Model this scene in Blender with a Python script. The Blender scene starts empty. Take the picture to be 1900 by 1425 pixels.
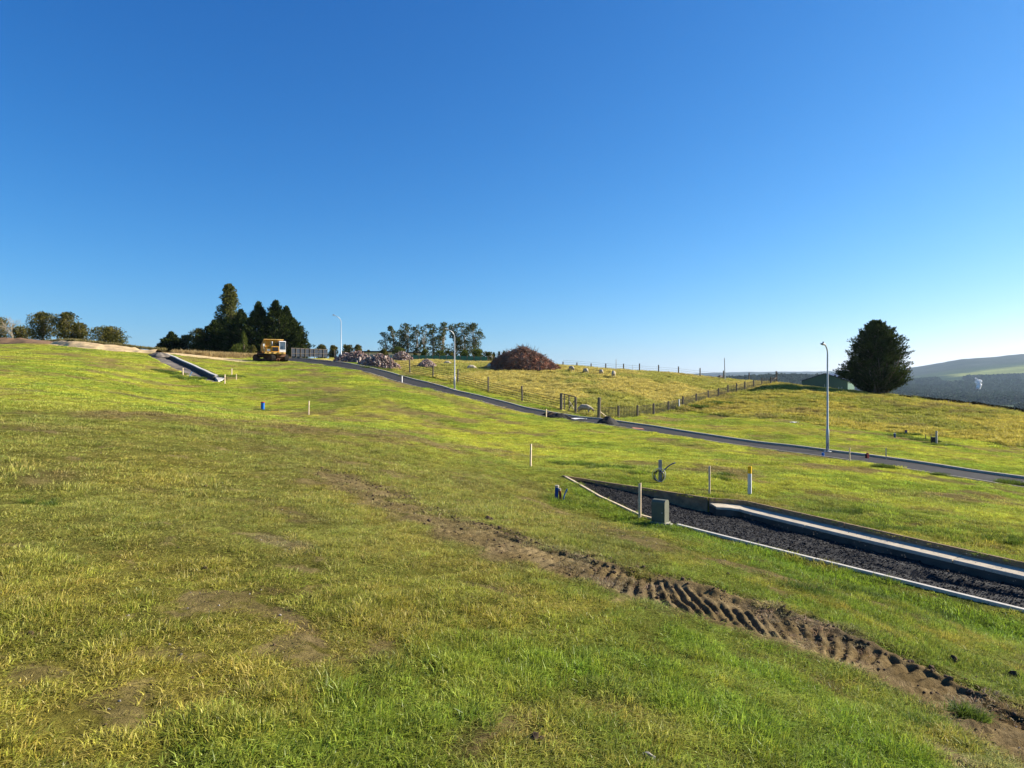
import bpy, bmesh, math, random
import numpy as np
from mathutils import Vector, Matrix, Euler
SC = bpy.context.scene
COL = SC.collection
# ---------------------------------------------------------------- camera
cam_d = bpy.data.cameras.new('camera'); cam = bpy.data.objects.new('camera', cam_d); COL.objects.link(cam)
cam.location = (0, 0, 1.6); cam.rotation_euler = (math.pi / 2, 0, 0)
cam_d.sensor_width = 36; cam_d.lens = 24.006; cam_d.clip_start = .05; cam_d.clip_end = 30000
SC.camera = cam
# ---------------------------------------------------------------- sky and sun
SUN_AZ = math.radians(75); SUN_EL = math.radians(26)      # azimuth clockwise from +Y
w = bpy.data.worlds.new('World'); SC.world = w; w.use_nodes = True
nt = w.node_tree; nt.nodes.clear()
sky = nt.nodes.new('ShaderNodeTexSky'); sky.sky_type = 'NISHITA'; sky.sun_disc = False
sky.sun_elevation = SUN_EL; sky.sun_rotation = SUN_AZ; sky.altitude = 200; sky.air_density = 1.0; sky.dust_density = .35; sky.ozone_density = 3.2
EXPO = 1.32
sp = nt.nodes.new('ShaderNodeSeparateColor'); cb_ = nt.nodes.new('ShaderNodeCombineColor'); nt.links.new(sky.outputs[0], sp.inputs[0])
for i, (a_, p_) in enumerate(((1.46, 1.88), (1.18, 1.17), (1.38, .88))):       # film response of the clear sky per channel
    m1 = nt.nodes.new('ShaderNodeMath'); m1.operation = 'MULTIPLY'; m1.inputs[1].default_value = .1083; m2 = nt.nodes.new('ShaderNodeMath'); m2.operation = 'POWER'; m2.inputs[1].default_value = p_
    m3 = nt.nodes.new('ShaderNodeMath'); m3.operation = 'MULTIPLY'; m3.inputs[1].default_value = a_ / 2 ** EXPO / .1
    nt.links.new(sp.outputs[i], m1.inputs[0]); nt.links.new(m1.outputs[0], m2.inputs[0]); nt.links.new(m2.outputs[0], m3.inputs[0]); nt.links.new(m3.outputs[0], cb_.inputs[i])
bg = nt.nodes.new('ShaderNodeBackground'); bg.inputs['Strength'].default_value = .1
wo = nt.nodes.new('ShaderNodeOutputWorld')
nt.links.new(cb_.outputs[0], bg.inputs[0]); nt.links.new(bg.outputs[0], wo.inputs[0])
sd = bpy.data.lights.new('sun', 'SUN'); sd.energy = 5.0; sd.angle = math.radians(.53); sd.color = (1, .91, .76)
so = bpy.data.objects.new('sun', sd); COL.objects.link(so)
sdir = Vector((math.sin(SUN_AZ) * math.cos(SUN_EL), math.cos(SUN_AZ) * math.cos(SUN_EL), math.sin(SUN_EL)))
so.rotation_euler = sdir.to_track_quat('Z', 'Y').to_euler(); so.location = (40, 10, 40)
SC.view_settings.view_transform = 'Standard'; SC.view_settings.look = 'None'; SC.view_settings.gamma = 1; SC.view_settings.exposure = EXPO
SC.view_settings.use_curve_mapping = False
SC.cycles.max_bounces = 6; SC.cycles.diffuse_bounces = 3; SC.cycles.transmission_bounces = 3; SC.cycles.volume_bounces = 0; SC.cycles.caustics_reflective = False; SC.cycles.caustics_refractive = False
import math, numpy as np
# ---------------------------------------------------------------- terrain maths
F = 1267.0; CX = 950.0; CY = 712.5; EYE = 1.6
def P3(px, py, d):                       # point of the place that the photo shows at px, py if it stands d metres ahead
    return ((px - CX) / F * d, d, EYE - (py - CY) / F * d)

def _hash(ix, iy, seed):
    h = (ix.astype(np.int64) * 374761393 + iy.astype(np.int64) * 668265263 + seed * 974634777) & 0xFFFFFFFF
    h = ((h ^ (h >> 13)) * 1274126177) & 0xFFFFFFFF
    h = (h ^ (h >> 16)) & 0xFFFFFF
    return h / float(0xFFFFFF)
def vnoise(x, y, seed=0):
    x = np.asarray(x, float); y = np.asarray(y, float)
    ix = np.floor(x); iy = np.floor(y); fx = x - ix; fy = y - iy
    fx = fx * fx * fx * (fx * (fx * 6 - 15) + 10); fy = fy * fy * fy * (fy * (fy * 6 - 15) + 10)
    a = _hash(ix, iy, seed); b = _hash(ix + 1, iy, seed); c = _hash(ix, iy + 1, seed); d = _hash(ix + 1, iy + 1, seed)
    return (a + (b - a) * fx) * (1 - fy) + (c + (d - c) * fx) * fy
def fbm(x, y, scale, seed=0, octv=4, gain=.5):     # 0..1, mean .5
    s = 0; amp = 1; tot = 0; k = 1 / scale
    for o in range(octv):
        ca, sa = math.cos(.6 * o + .3), math.sin(.6 * o + .3)
        s = s + amp * vnoise((x * ca - y * sa) * k + 17.3 * o, (x * sa + y * ca) * k - 9.1 * o, seed + o * 7)
        tot += amp; amp *= gain; k *= 2.03
    return s / tot
def sstep(a, b, x):
    t = np.clip((x - a) / (b - a), 0, 1); return t * t * (3 - 2 * t)

# the access road: far edge in plan, near edge is parallel to it
ROAD_FAR = np.array([(-40., 122.), (-31., 104.), (-21.6, 88.), (-13.2, 76.5), (-5.6, 67.), (2.2, 58.5), (8.3, 51.8), (13.2, 45.), (17.5, 38.), (22.6, 30.2), (27.5, 23.), (33., 16.)])
def smooth_line(P, n=12):
    P = np.asarray(P, float); out = []
    Q = np.vstack([2 * P[0] - P[1], P, 2 * P[-1] - P[-2]])
    for i in range(1, len(Q) - 2):
        for t in np.linspace(0, 1, n, endpoint=False):
            a, b, c, d = Q[i - 1], Q[i], Q[i + 1], Q[i + 2]
            out.append(.5 * (2 * b + (c - a) * t + (2 * a - 5 * b + 4 * c - d) * t * t + (3 * b - a - 3 * c + d) * t ** 3))
    out.append(P[-1]); return np.array(out)
def offset_line(L, w):                   # to the camera side of a line that runs left-far to right-near
    T = np.gradient(L, axis=0); T /= np.linalg.norm(T, axis=1)[:, None]
    return L + np.stack([T[:, 1], -T[:, 0]], 1) * w
RF = smooth_line(ROAD_FAR); ROAD_W = 4.3; RN = offset_line(RF, ROAD_W); RC = offset_line(RF, ROAD_W / 2)
def depth_on(L, px):
    q = (px - CX) / F; g = L[:, 0] - q * L[:, 1]
    i = np.where(np.sign(g[:-1]) != np.sign(g[1:]))[0][0]
    t = g[i] / (g[i] - g[i + 1]); return L[i, 1] + (L[i + 1, 1] - L[i, 1]) * t

CTRL = []
def c(px, py, d): CTRL.append(P3(px, py, d))
for px, py in [(683, 681), (746, 698), (843, 723.4), (903, 738), (974, 757), (1050, 769.6), (1114, 777), (1220, 793), (1294, 805), (1407, 822), (1530, 837), (1659, 855), (1803, 876), (1900, 889)]:
    c(px, py, depth_on(RF, px))
for px, py in [(683, 691), (746, 709.6), (843, 733), (903, 748), (974, 765.8), (1050, 778), (1140, 791), (1220, 804), (1294, 816), (1407, 832), (1530, 849), (1659, 868), (1803, 889)]:
    c(px, py, depth_on(RN, px))
c(632, 671, 92)
# foreground
for a in [(950, 1425, 3.0), (0, 1425, 2.55), (1900, 1425, 4.1), (0, 1100, 4.5), (0, 900, 7.8), (0, 800, 12.5), (0, 740, 20), (0, 700, 34), (0, 660, 58), (0, 640, 82),
          (500, 1000, 6.9), (500, 850, 14), (300, 750, 28), (950, 1000, 8.2), (950, 1200, 4.6), (1200, 1100, 6.4), (1500, 1200, 5.9), (1300, 1000, 10.8), (1600, 1110, 8.3),
          (1045, 884, 20), (1187, 961, 15), (1380, 1006, 12.95), (1654, 1075, 10.7), (1900, 1139, 9.5), (985, 868, 22.5), (700, 800, 25),
          (1315, 926, 16.9), (1626, 984, 13.9), (1900, 1034, 12.1), (1391, 918, 18.4), (1227, 893, 19.2), (1650, 930, 19), (1900, 950, 19.5),
          (573, 769.5, 40), (487, 761, 41.5), (417, 712, 56), (410, 706, 58), (340, 715, 55), (309, 656, 84), (262, 655, 82), (200, 690, 52), (150, 650, 76), (525, 672, 88), (700, 740, 47), (600, 700, 65), (850, 800, 36),
          # crest on the left and the ground behind it
          (100, 638, 92), (200, 647, 93), (290, 653, 95), (400, 662, 95), (470, 666, 98), (600, 667, 104),
          # paddock
          (906, 727, 68), (969, 743, 64.5), (1041, 761, 61), (1111, 776, 56.5), (849, 711.5, 72.5), (803, 701, 77), (760, 691, 81), (720, 683, 86), (684, 674, 93),
          (1182, 773, 62), (1240, 762.6, 70), (1292, 746.8, 78), (1333, 735.5, 86), (1367, 726.6, 91), (1398, 719, 95), (1430, 713, 98), (1085, 769, 61),
          (735, 672, 104), (820, 673, 106), (912, 685, 97), (1000, 688, 95), (1045, 684, 100), (1140, 697, 93), (1186, 690, 112), (1060, 681, 112), (960, 675, 118), (1259, 695, 114), (1342, 703, 112),
          (1150, 730, 76), (950, 710, 80),
          # bank and field on the right
          (1250, 785, 59), (1400, 785, 56), (1500, 795, 53), (1530, 788, 58), (1650, 800, 57), (1737, 823, 49), (1900, 830, 50), (1900, 862, 38), (1600, 760, 76), (1450, 745, 78), (1750, 770, 72),
          (1490, 718, 100), (1570, 726, 98), (1620, 731, 97), (1700, 739, 94), (1800, 752, 89), (1900, 768, 84)]:
    c(*a)
# behind the crests (hidden) and round the camera
for x, y, z in [(-110, 150, 8.5), (-70, 150, 8.), (-30, 150, 6.6), (0, 150, 5.6), (25, 150, 2.8), (45, 150, 0.0), (60, 150, -2.8), (75, 140, -5), (100, 110, -6.5),
                (-110, 90, 8), (-100, 30, 6), (-60, 0, 4.5), (-20, 0, 2.), (0, 0, 0), (-1, 1.2, .1), (20, 0, -2.6), (60, 20, -5.5), (80, 60, -6.5), (0, -30, .8), (-50, -50, 4), (40, -50, -3),
                (-120, 250, 9), (-40, 250, 6.5), (20, 250, 3), (60, 250, -6), (120, 220, -14), (160, 120, -13), (120, 20, -9), (0, -120, 0), (-120, -100, 5), (120, -100, -6), (-200, 100, 12)]:
    CTRL.append((x, y, z))
CTRL = np.array(CTRL)
def _warp(x, y):                          # compress distance so near and far control points weigh alike
    r = np.sqrt(x * x + y * y) + 1e-6; k = 8 * np.log1p(r / 8) / r
    return x * k, y * k
def _kern(r2): return .5 * r2 * np.log(r2 + 1e-9)
U, V = _warp(CTRL[:, 0], CTRL[:, 1]); n = len(U)
K = _kern((U[:, None] - U) ** 2 + (V[:, None] - V) ** 2) + np.eye(n) * .012
A = np.zeros((n + 3, n + 3)); A[:n, :n] = K; A[:n, n] = 1; A[:n, n + 1] = U; A[:n, n + 2] = V; A[n:, :n] = A[:n, n:].T
W = np.linalg.solve(A, np.concatenate([CTRL[:, 2], [0, 0, 0]]))
def H0(x, y):
    x = np.asarray(x, float); sh = x.shape; x = x.ravel(); y = np.asarray(y, float).ravel()
    u, v = _warp(x, y); out = np.empty(len(u))
    for s in range(0, len(u), 50000):
        uu = u[s:s + 50000]; vv = v[s:s + 50000]
        out[s:s + 50000] = _kern((uu[:, None] - U) ** 2 + (vv[:, None] - V) ** 2) @ W[:n] + W[n] + W[n + 1] * uu + W[n + 2] * vv
    return out.reshape(sh)
def H(x, y):
    x = np.asarray(x, float); y = np.asarray(y, float)
    r = np.sqrt(x * x + y * y)
    z = H0(x, y)
    return z + (fbm(x, y, 9., 5, 3) - .5) * .22 * sstep(10, 50, r)
def hit(px, py, dmin=1.5, dmax=130.):     # the ground point the photo shows at px, py
    q = (px - CX) / F; s = (py - CY) / F
    d = np.exp(np.linspace(math.log(dmin), math.log(dmax), 1500))
    g = EYE - s * d - H(q * d, d)
    i = np.where((g[:-1] > 0) & (g[1:] <= 0))[0]
    if len(i) == 0: i = [int(np.argmin(np.abs(g / d)[:-1]))]
    i = i[0]; t = g[i] / (g[i] - g[i + 1]) if g[i] != g[i + 1] else 0
    t = min(max(t, 0), 1); D = d[i] + (d[i + 1] - d[i]) * t
    return (q * D, D, float(H(np.array([q * D]), np.array([D]))[0]))
# ---------------------------------------------------------------- helpers
rnd = random.Random(11)
def tag(o, label=None, cat=None, group=None, kind=None):
    if label: o['label'] = label
    if cat: o['category'] = cat
    if group: o['group'] = group
    if kind: o['kind'] = kind
    return o
def thing(name, label, cat, loc=(0, 0, 0), rz=0, group=None):
    o = bpy.data.objects.new(name, None); o.empty_display_size = .3; COL.objects.link(o); o.location = loc; o.rotation_euler = (0, 0, rz)
    return tag(o, label, cat, group)
def copy_tree(o, parent=None):
    c_ = o.copy(); COL.objects.link(c_); c_.parent = parent
    for ch in [q for q in bpy.data.objects if q.parent == o and q != c_]:
        copy_tree(ch, c_)
    return c_
class MB:
    def __init__(s): s.v = []; s.f = []; s.m = []
    def add(s, vs, fs, mi=0):
        b = len(s.v); s.v += [tuple(p) for p in vs]; s.f += [tuple(b + i for i in f) for f in fs]; s.m += [mi] * len(fs); return s
    def box(s, c_, d, R=None, mi=0, taper=1.0):
        x, y, z = d[0] / 2, d[1] / 2, d[2] / 2; vs = []
        for k, t in ((-1, 1.0), (1, taper)):
            for a, b in ((-1, -1), (1, -1), (1, 1), (-1, 1)): vs.append(Vector((a * x * t, b * y * t, k * z)))
        if R is not None: vs = [R @ v for v in vs]
        vs = [v + Vector(c_) for v in vs]
        return s.add(vs, [(3, 2, 1, 0), (4, 5, 6, 7), (0, 1, 5, 4), (1, 2, 6, 5), (2, 3, 7, 6), (3, 0, 4, 7)], mi)
    def tube(s, path, rad, n=8, mi=0, cap=True):
        path = [Vector(p) for p in path]
        if not hasattr(rad, '__len__'): rad = [rad] * len(path)
        b = len(s.v); up = None
        for i, p in enumerate(path):
            t = (path[min(i + 1, len(path) - 1)] - path[max(i - 1, 0)]).normalized()
            if up is None: up = Vector((0, 0, 1)) if abs(t.z) < .9 else Vector((1, 0, 0))
            a = t.cross(up).normalized(); q = a.cross(t).normalized(); up = q
            for k in range(n):
                w_ = 2 * math.pi * k / n; s.v.append(tuple(p + (a * math.cos(w_) + q * math.sin(w_)) * rad[i]))
        for i in range(len(path) - 1):
            for k in range(n):
                k2 = (k + 1) % n; s.f.append((b + i * n + k, b + i * n + k2, b + (i + 1) * n + k2, b + (i + 1) * n + k)); s.m.append(mi)
        if cap:
            s.f.append(tuple(b + k for k in range(n))[::-1]); s.m.append(mi)
            s.f.append(tuple(b + (len(path) - 1) * n + k for k in range(n))); s.m.append(mi)
        return s
    def prism(s, prof, x0, x1, axis='x', mi=0):       # closed profile [(a,b)] swept along an axis
        n = len(prof); b = len(s.v)
        for x in (x0, x1):
            for a, c_ in prof: s.v.append({'x': (x, a, c_), 'y': (a, x, c_), 'z': (a, c_, x)}[axis])
        for k in range(n):
            k2 = (k + 1) % n; s.f.append((b + k, b + k2, b + n + k2, b + n + k)); s.m.append(mi)
        s.f.append(tuple(range(b, b + n))[::-1]); s.f.append(tuple(range(b + n, b + 2 * n))); s.m += [mi, mi]
        return s
    def mesh(s, name, mats):
        me = bpy.data.meshes.new(name); me.from_pydata(s.v, [], s.f)
        if not isinstance(mats, (list, tuple)): mats = [mats]
        for m in mats: me.materials.append(m)
        if len(mats) > 1: me.polygons.foreach_set('material_index', s.m)
        me.update(); return me
    def build(s, name, mats, parent=None, smooth=False, bevel=0, loc=None, rz=0):
        me = s.mesh(name, mats)
        bm = bmesh.new(); bm.from_mesh(me); bmesh.ops.recalc_face_normals(bm, faces=bm.faces)
        if bevel: bmesh.ops.bevel(bm, geom=[e for e in bm.edges], offset=bevel, segments=2, profile=.6, affect='EDGES', clamp_overlap=True)
        bm.to_mesh(me); bm.free()
        if smooth: me.polygons.foreach_set('use_smooth', [True] * len(me.polygons))
        o = bpy.data.objects.new(name, me); COL.objects.link(o); o.parent = parent
        if loc is not None: o.location = loc; o.rotation_euler = (0, 0, rz)
        return o
def npmesh(name, verts, quads, mats, smooth=True, tris=False):
    me = bpy.data.meshes.new(name); verts = np.asarray(verts, np.float32); quads = np.asarray(quads, np.int32); k = quads.shape[1]
    me.vertices.add(len(verts)); me.vertices.foreach_set('co', verts.ravel())
    me.loops.add(quads.size); me.loops.foreach_set('vertex_index', quads.ravel())
    me.polygons.add(len(quads)); me.polygons.foreach_set('loop_start', np.arange(0, quads.size, k, dtype=np.int32))
    try: me.polygons.foreach_set('loop_total', np.full(len(quads), k, np.int32))
    except Exception: pass
    me.polygons.foreach_set('use_smooth', np.full(len(quads), smooth, bool))
    for m in (mats if isinstance(mats, (list, tuple)) else [mats]): me.materials.append(m)
    me.update(calc_edges=True); return me
def vcol(me, name, rgb):
    a = me.attributes.new(name, 'FLOAT_COLOR', 'POINT'); d = np.ones((len(rgb), 4), np.float32); d[:, :3] = rgb; a.data.foreach_set('color', d.ravel())
def link(name, me, parent=None):
    o = bpy.data.objects.new(name, me); COL.objects.link(o); o.parent = parent; return o
# ---------------------------------------------------------------- materials
def N(nt_, t, **kw):
    n_ = nt_.nodes.new(t)
    for k, v in kw.items():
        if k in n_.inputs: n_.inputs[k].default_value = v
        else: setattr(n_, k, v)
    return n_
def mat(name, rgb, rough=.8, var=.25, scale=6., metal=0., bump=0., bscale=40., rgb2=None, spec=.12, detail=5., attr=None, coords='Object'):
    m = bpy.data.materials.new(name); m.use_nodes = True; t = m.node_tree; t.nodes.clear(); L = t.links.new
    out = N(t, 'ShaderNodeOutputMaterial'); b = N(t, 'ShaderNodeBsdfPrincipled'); L(b.outputs[0], out.inputs[0])
    b.inputs['Roughness'].default_value = rough; b.inputs['Metallic'].default_value = metal; b.inputs['Specular IOR Level'].default_value = spec
    tc = N(t, 'ShaderNodeTexCoord')
    no = N(t, 'ShaderNodeTexNoise', Scale=scale, Detail=detail, Roughness=.6); L(tc.outputs[coords], no.inputs['Vector'])
    mx = N(t, 'ShaderNodeMix', data_type='RGBA'); r = N(t, 'ShaderNodeMapRange'); L(no.outputs[0], r.inputs[0]); r.inputs[1].default_value = .3; r.inputs[2].default_value = .7
    c1 = tuple(max(0, c_ * (1 - var)) for c_ in rgb); c2 = rgb2 if rgb2 else tuple(min(1, c_ * (1 + var)) for c_ in rgb)
    mx.inputs[6].default_value = (*c1, 1); mx.inputs[7].default_value = (*c2, 1); L(r.outputs[0], mx.inputs[0]); L(mx.outputs[2], b.inputs['Base Color'])
    if bump:
        n2 = N(t, 'ShaderNodeTexNoise', Scale=bscale, Detail=4.); L(tc.outputs[coords], n2.inputs['Vector'])
        bp = N(t, 'ShaderNodeBump', Strength=.6, Distance=bump); L(n2.outputs[0], bp.inputs['Height']); L(bp.outputs[0], b.inputs['Normal'])
    return m
def leafmat(name, rgb, rgb2, trans=.35, scale=.8, hue=None):
    m = bpy.data.materials.new(name); m.use_nodes = True; t = m.node_tree; t.nodes.clear(); L = t.links.new
    out = N(t, 'ShaderNodeOutputMaterial'); d = N(t, 'ShaderNodeBsdfDiffuse'); tr = N(t, 'ShaderNodeBsdfTranslucent'); ms = N(t, 'ShaderNodeMixShader'); ms.inputs[0].default_value = trans
    tc = N(t, 'ShaderNodeTexCoord'); no = N(t, 'ShaderNodeTexNoise', Scale=scale, Detail=6.); L(tc.outputs['Object'], no.inputs['Vector'])
    r = N(t, 'ShaderNodeMapRange'); L(no.outputs[0], r.inputs[0]); r.inputs[1].default_value = .35; r.inputs[2].default_value = .65
    mx = N(t, 'ShaderNodeMix', data_type='RGBA'); mx.inputs[6].default_value = (*rgb, 1); mx.inputs[7].default_value = (*rgb2, 1); L(r.outputs[0], mx.inputs[0])
    L(mx.outputs[2], d.inputs[0]); L(mx.outputs[2], tr.inputs[0]); L(d.outputs[0], ms.inputs[1]); L(tr.outputs[0], ms.inputs[2]); L(ms.outputs[0], out.inputs[0]); return m
def attrmat(name, attr='col', kind='INSTANCER', trans=.35, var=.35, nscale=30., bump=0., bscale=60., rough=1., straw=None, nscale2=None):
    m = bpy.data.materials.new(name); m.use_nodes = True; t = m.node_tree; t.nodes.clear(); L = t.links.new
    out = N(t, 'ShaderNodeOutputMaterial'); at = N(t, 'ShaderNodeAttribute', attribute_type=kind, attribute_name=attr)
    colr = at.outputs['Color']
    if straw is not None:
        a2 = N(t, 'ShaderNodeAttribute', attribute_type='GEOMETRY', attribute_name='bv')
        rr = N(t, 'ShaderNodeMapRange'); L(a2.outputs['Fac'], rr.inputs[0]); rr.inputs[1].default_value = .70; rr.inputs[2].default_value = .86
        rr.inputs[4].default_value = .62
        ds = N(t, 'ShaderNodeAttribute', attribute_type=kind, attribute_name='dry')
        mu = N(t, 'ShaderNodeMath', operation='MULTIPLY'); L(rr.outputs[0], mu.inputs[0]); L(ds.outputs['Fac'], mu.inputs[1])
        mm = N(t, 'ShaderNodeMix', data_type='RGBA'); mm.inputs[7].default_value = (*straw, 1); L(mu.outputs[0], mm.inputs[0]); L(colr, mm.inputs[6])
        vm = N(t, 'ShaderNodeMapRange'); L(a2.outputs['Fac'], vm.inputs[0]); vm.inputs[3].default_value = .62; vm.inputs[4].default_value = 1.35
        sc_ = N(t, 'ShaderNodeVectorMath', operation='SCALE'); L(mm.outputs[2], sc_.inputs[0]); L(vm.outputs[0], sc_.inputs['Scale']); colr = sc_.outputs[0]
    else:
        tc = N(t, 'ShaderNodeTexCoord'); prev = None
        for s_, v_ in ((nscale, var), (nscale2 or nscale * 9, var * .9)):
            no = N(t, 'ShaderNodeTexNoise', Scale=s_, Detail=6., Roughness=.65); L(tc.outputs['Object'], no.inputs['Vector'])
            vm = N(t, 'ShaderNodeMapRange'); L(no.outputs[0], vm.inputs[0]); vm.inputs[1].default_value = .3; vm.inputs[2].default_value = .7; vm.inputs[3].default_value = 1 - v_; vm.inputs[4].default_value = 1 + v_
            sc_ = N(t, 'ShaderNodeVectorMath', operation='SCALE'); L(colr, sc_.inputs[0]); L(vm.outputs[0], sc_.inputs['Scale']); colr = sc_.outputs[0]
    if trans:
        d = N(t, 'ShaderNodeBsdfDiffuse'); tr = N(t, 'ShaderNodeBsdfTranslucent'); ms = N(t, 'ShaderNodeMixShader'); ms.inputs[0].default_value = trans
        L(colr, d.inputs[0]); L(colr, tr.inputs[0]); L(d.outputs[0], ms.inputs[1]); L(tr.outputs[0], ms.inputs[2])
        gl = N(t, 'ShaderNodeBsdfGlossy', Roughness=.5); gl.inputs[0].default_value = (.9, .95, 1, 1); m2 = N(t, 'ShaderNodeMixShader'); m2.inputs[0].default_value = .02
        L(ms.outputs[0], m2.inputs[1]); L(gl.outputs[0], m2.inputs[2]); L(m2.outputs[0], out.inputs[0])
    else:
        d = N(t, 'ShaderNodeBsdfDiffuse'); L(colr, d.inputs[0]); L(d.outputs[0], out.inputs[0])
        if bump:
            no = N(t, 'ShaderNodeTexNoise', Scale=bscale, Detail=6., Roughness=.7); L(tc.outputs['Object'], no.inputs['Vector'])
            bp = N(t, 'ShaderNodeBump', Strength=1., Distance=bump); L(no.outputs[0], bp.inputs['Height']); L(bp.outputs[0], d.inputs['Normal'])
    return m
M = dict(
    timber=mat('timber', (.62, .49, .34), .8, .25, 14, bump=.002), oldwood=mat('old_wood', (.15, .125, .10), .9, .35, 9, bump=.004),
    concrete=mat('concrete', (.44, .38, .29), .85, .18, 5, bump=.002, bscale=90), paleconc=mat('pale_concrete', (.50, .47, .41), .85, .15, 6, bump=.002),
    formwork=mat('formwork_timber', (.24, .17, .10), .85, .3, 8, bump=.003),
    shadeconc=mat('shade_darkened_concrete', (.085, .075, .062), .9, .3, 3, bump=.003),  # concrete with its shade painted into the colour
    asphalt=mat('asphalt', (.028, .028, .030), .95, .35, 2.5, bump=.006, bscale=60), gravel=mat('dark_gravel', (.028, .027, .026), .8, .5, 30, bump=.02, bscale=70),
    gravelp=mat('grey_gravel', (.06, .056, .052), .9, .45, .7, bump=.03, bscale=14, rgb2=(.22, .19, .16)),
    galv=mat('galvanised_steel', (.42, .44, .46), .45, .12, 3, metal=.35), dark=mat('dark_plastic', (.02, .02, .022), .5, .2),
    blue=mat('blue_plastic', (.01, .13, .48), .4, .15), red=mat('red_plastic', (.42, .03, .02), .5, .2), maroon=mat('maroon_pipe', (.20, .035, .03), .5, .2),
    navy=mat('dark_blue_plastic', (.02, .05, .16), .45, .2), white=mat('white_paint', (.78, .77, .74), .5, .06), yellow=mat('yellow_paint', (.80, .46, .02), .5, .1),
    pillar=mat('grey_green_plastic', (.13, .135, .10), .55, .1), orange=mat('orange_yellow_paint', (.66, .31, .035), .5, .22, 2.), orange2=mat('worn_yellow_paint', (.72, .44, .12), .6, .3, 2.),
    rubber=mat('black_rubber', (.018, .016, .015), .9, .5, 5), glass=mat('cab_glass', (.10, .14, .18), .08, .1, spec=.8), grille=mat('grille', (.05, .05, .055), .6, .2),
    rust=mat('rusty_steel', (.10, .05, .03), .8, .4, 5), wool=mat('dusty_wool', (.42, .36, .27), .95, .2, 9, bump=.02, bscale=18), face=mat('dark_face', (.20, .17, .14), .9, .2),
    soil=mat('dark_soil', (.055, .038, .026), .95, .4, 7, bump=.02, bscale=25), clay=mat('pale_clay', (.50, .37, .20), .95, .28, 1.4, bump=.05, bscale=5),
    rubble=mat('pink_rubble', (.22, .155, .125), .9, .38, 2.2, bump=.02), stick=mat('brown_branches', (.20, .085, .055), .9, .5, .9, rgb2=(.50, .25, .16)), stickg=mat('grey_branches', (.22, .17, .14), .9, .4, 1.),
    trunk=mat('bark', (.16, .12, .09), .9, .35, 4, bump=.02), euctrunk=mat('pale_bark', (.38, .33, .28), .85, .35, 3), bare=mat('pale_twigs', (.34, .28, .20), .9, .2),
    shed=mat('green_sheet_metal', (.085, .155, .125), .5, .08, 3), shedroof=mat('dark_blue_roofing', (.035, .05, .085), .45, .1), cream=mat('cream_wall', (.52, .50, .42), .7, .1),
    darkroof=mat('dark_roof', (.05, .05, .055), .7, .2), shade=mat('blue_grey_shade_cloth', (.030, .038, .055), .8, .2), net=mat('green_netting', (.05, .16, .13), .8, .25),
    wire=mat('fence_wire', (.035, .03, .025), .6, .2, metal=.3), steam=None,
    cyp=leafmat('cypress_foliage', (.012, .021, .007), (.062, .082, .020), .18, .8), pine=leafmat('pine_foliage', (.07, .085, .02), (.17, .165, .045), .2, 1.),
    euc=leafmat('gum_foliage', (.030, .048, .018), (.12, .13, .04), .3, 1.), olive=leafmat('olive_foliage', (.05, .06, .016), (.17, .145, .04), .3, .7),
    shrub=leafmat('shrub_foliage', (.05, .075, .015), (.13, .15, .03), .3, 1.), hedge=leafmat('hedge_foliage', (.018, .018, .010), (.05, .045, .02), .1, 2.),
    fpine=leafmat('forest_foliage', (.012, .022, .010), (.035, .050, .020), .1, .01), dryg=leafmat('dry_grass', (.28, .19, .08), (.46, .34, .16), .3, 2.),
)
# ---------------------------------------------------------------- lines and areas of the site
def hits(L, **k): return np.array([hit(a, b, **k)[:2] for a, b in L])
def ext(Pl, d=8.):
    v = Pl[-1] - Pl[-2]; v = v / np.linalg.norm(v); return np.vstack([Pl, Pl[-1] + v * d])
def inpoly(x, y, P):
    x = np.asarray(x); y = np.asarray(y); ins = np.zeros(x.shape, bool); n_ = len(P)
    for i in range(n_):
        x1, y1 = P[i]; x2, y2 = P[(i + 1) % n_]
        if y1 == y2: continue
        cnd = ((y1 > y) != (y2 > y)) & (x < (x2 - x1) * (y - y1) / (y2 - y1) + x1); ins ^= cnd
    return ins
def dline(x, y, L):                      # distance to a polyline, and the side-signed offset and arclength of the nearest point
    x = np.asarray(x, float); y = np.asarray(y, float); best = np.full(x.shape, 1e9); sg = np.zeros(x.shape); al = np.zeros(x.shape); s0 = 0
    for i in range(len(L) - 1):
        ax, ay = L[i]; bx, by = L[i + 1]; dx, dy = bx - ax, by - ay; l = math.hypot(dx, dy)
        if l < 1e-6: continue
        t = np.clip(((x - ax) * dx + (y - ay) * dy) / l / l, 0, 1); d = np.hypot(x - ax - dx * t, y - ay - dy * t)
        m_ = d < best; best = np.where(m_, d, best); sg = np.where(m_, np.sign((x - ax) * dy - (y - ay) * dx) * d, sg); al = np.where(m_, s0 + t * l, al); s0 += l
    return best, sg, al
EDGE_N = ext(hits([(1045, 884), (1110, 920), (1187, 961), (1236, 973), (1300, 987), (1380, 1006), (1510, 1039), (1654, 1075), (1780, 1107), (1900, 1139)]))
EDGE_F = ext(hits([(1045, 884), (1130, 897), (1230, 912), (1315, 926)]), .0)[:4]
KERB_F = ext(hits([(1315, 926), (1380, 932), (1500, 957), (1626, 984), (1760, 1009), (1900, 1034)]))
def fitline(P_, i0, deg=2):                # straighten a run of points laid out by eye
    P_ = P_.copy(); q_ = np.polyfit(P_[i0:, 0], P_[i0:, 1], deg); xs = np.linspace(P_[i0, 0], P_[-1, 0], 14); return np.vstack([P_[:i0], np.stack([xs, np.polyval(q_, xs)], 1)])
KERB_F = fitline(KERB_F, 1); EDGE_N = fitline(EDGE_N, 4)
_Hraw = H; _S = np.vstack([EDGE_N, EDGE_F, KERB_F]); _m = np.array([5., 13.])
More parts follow.
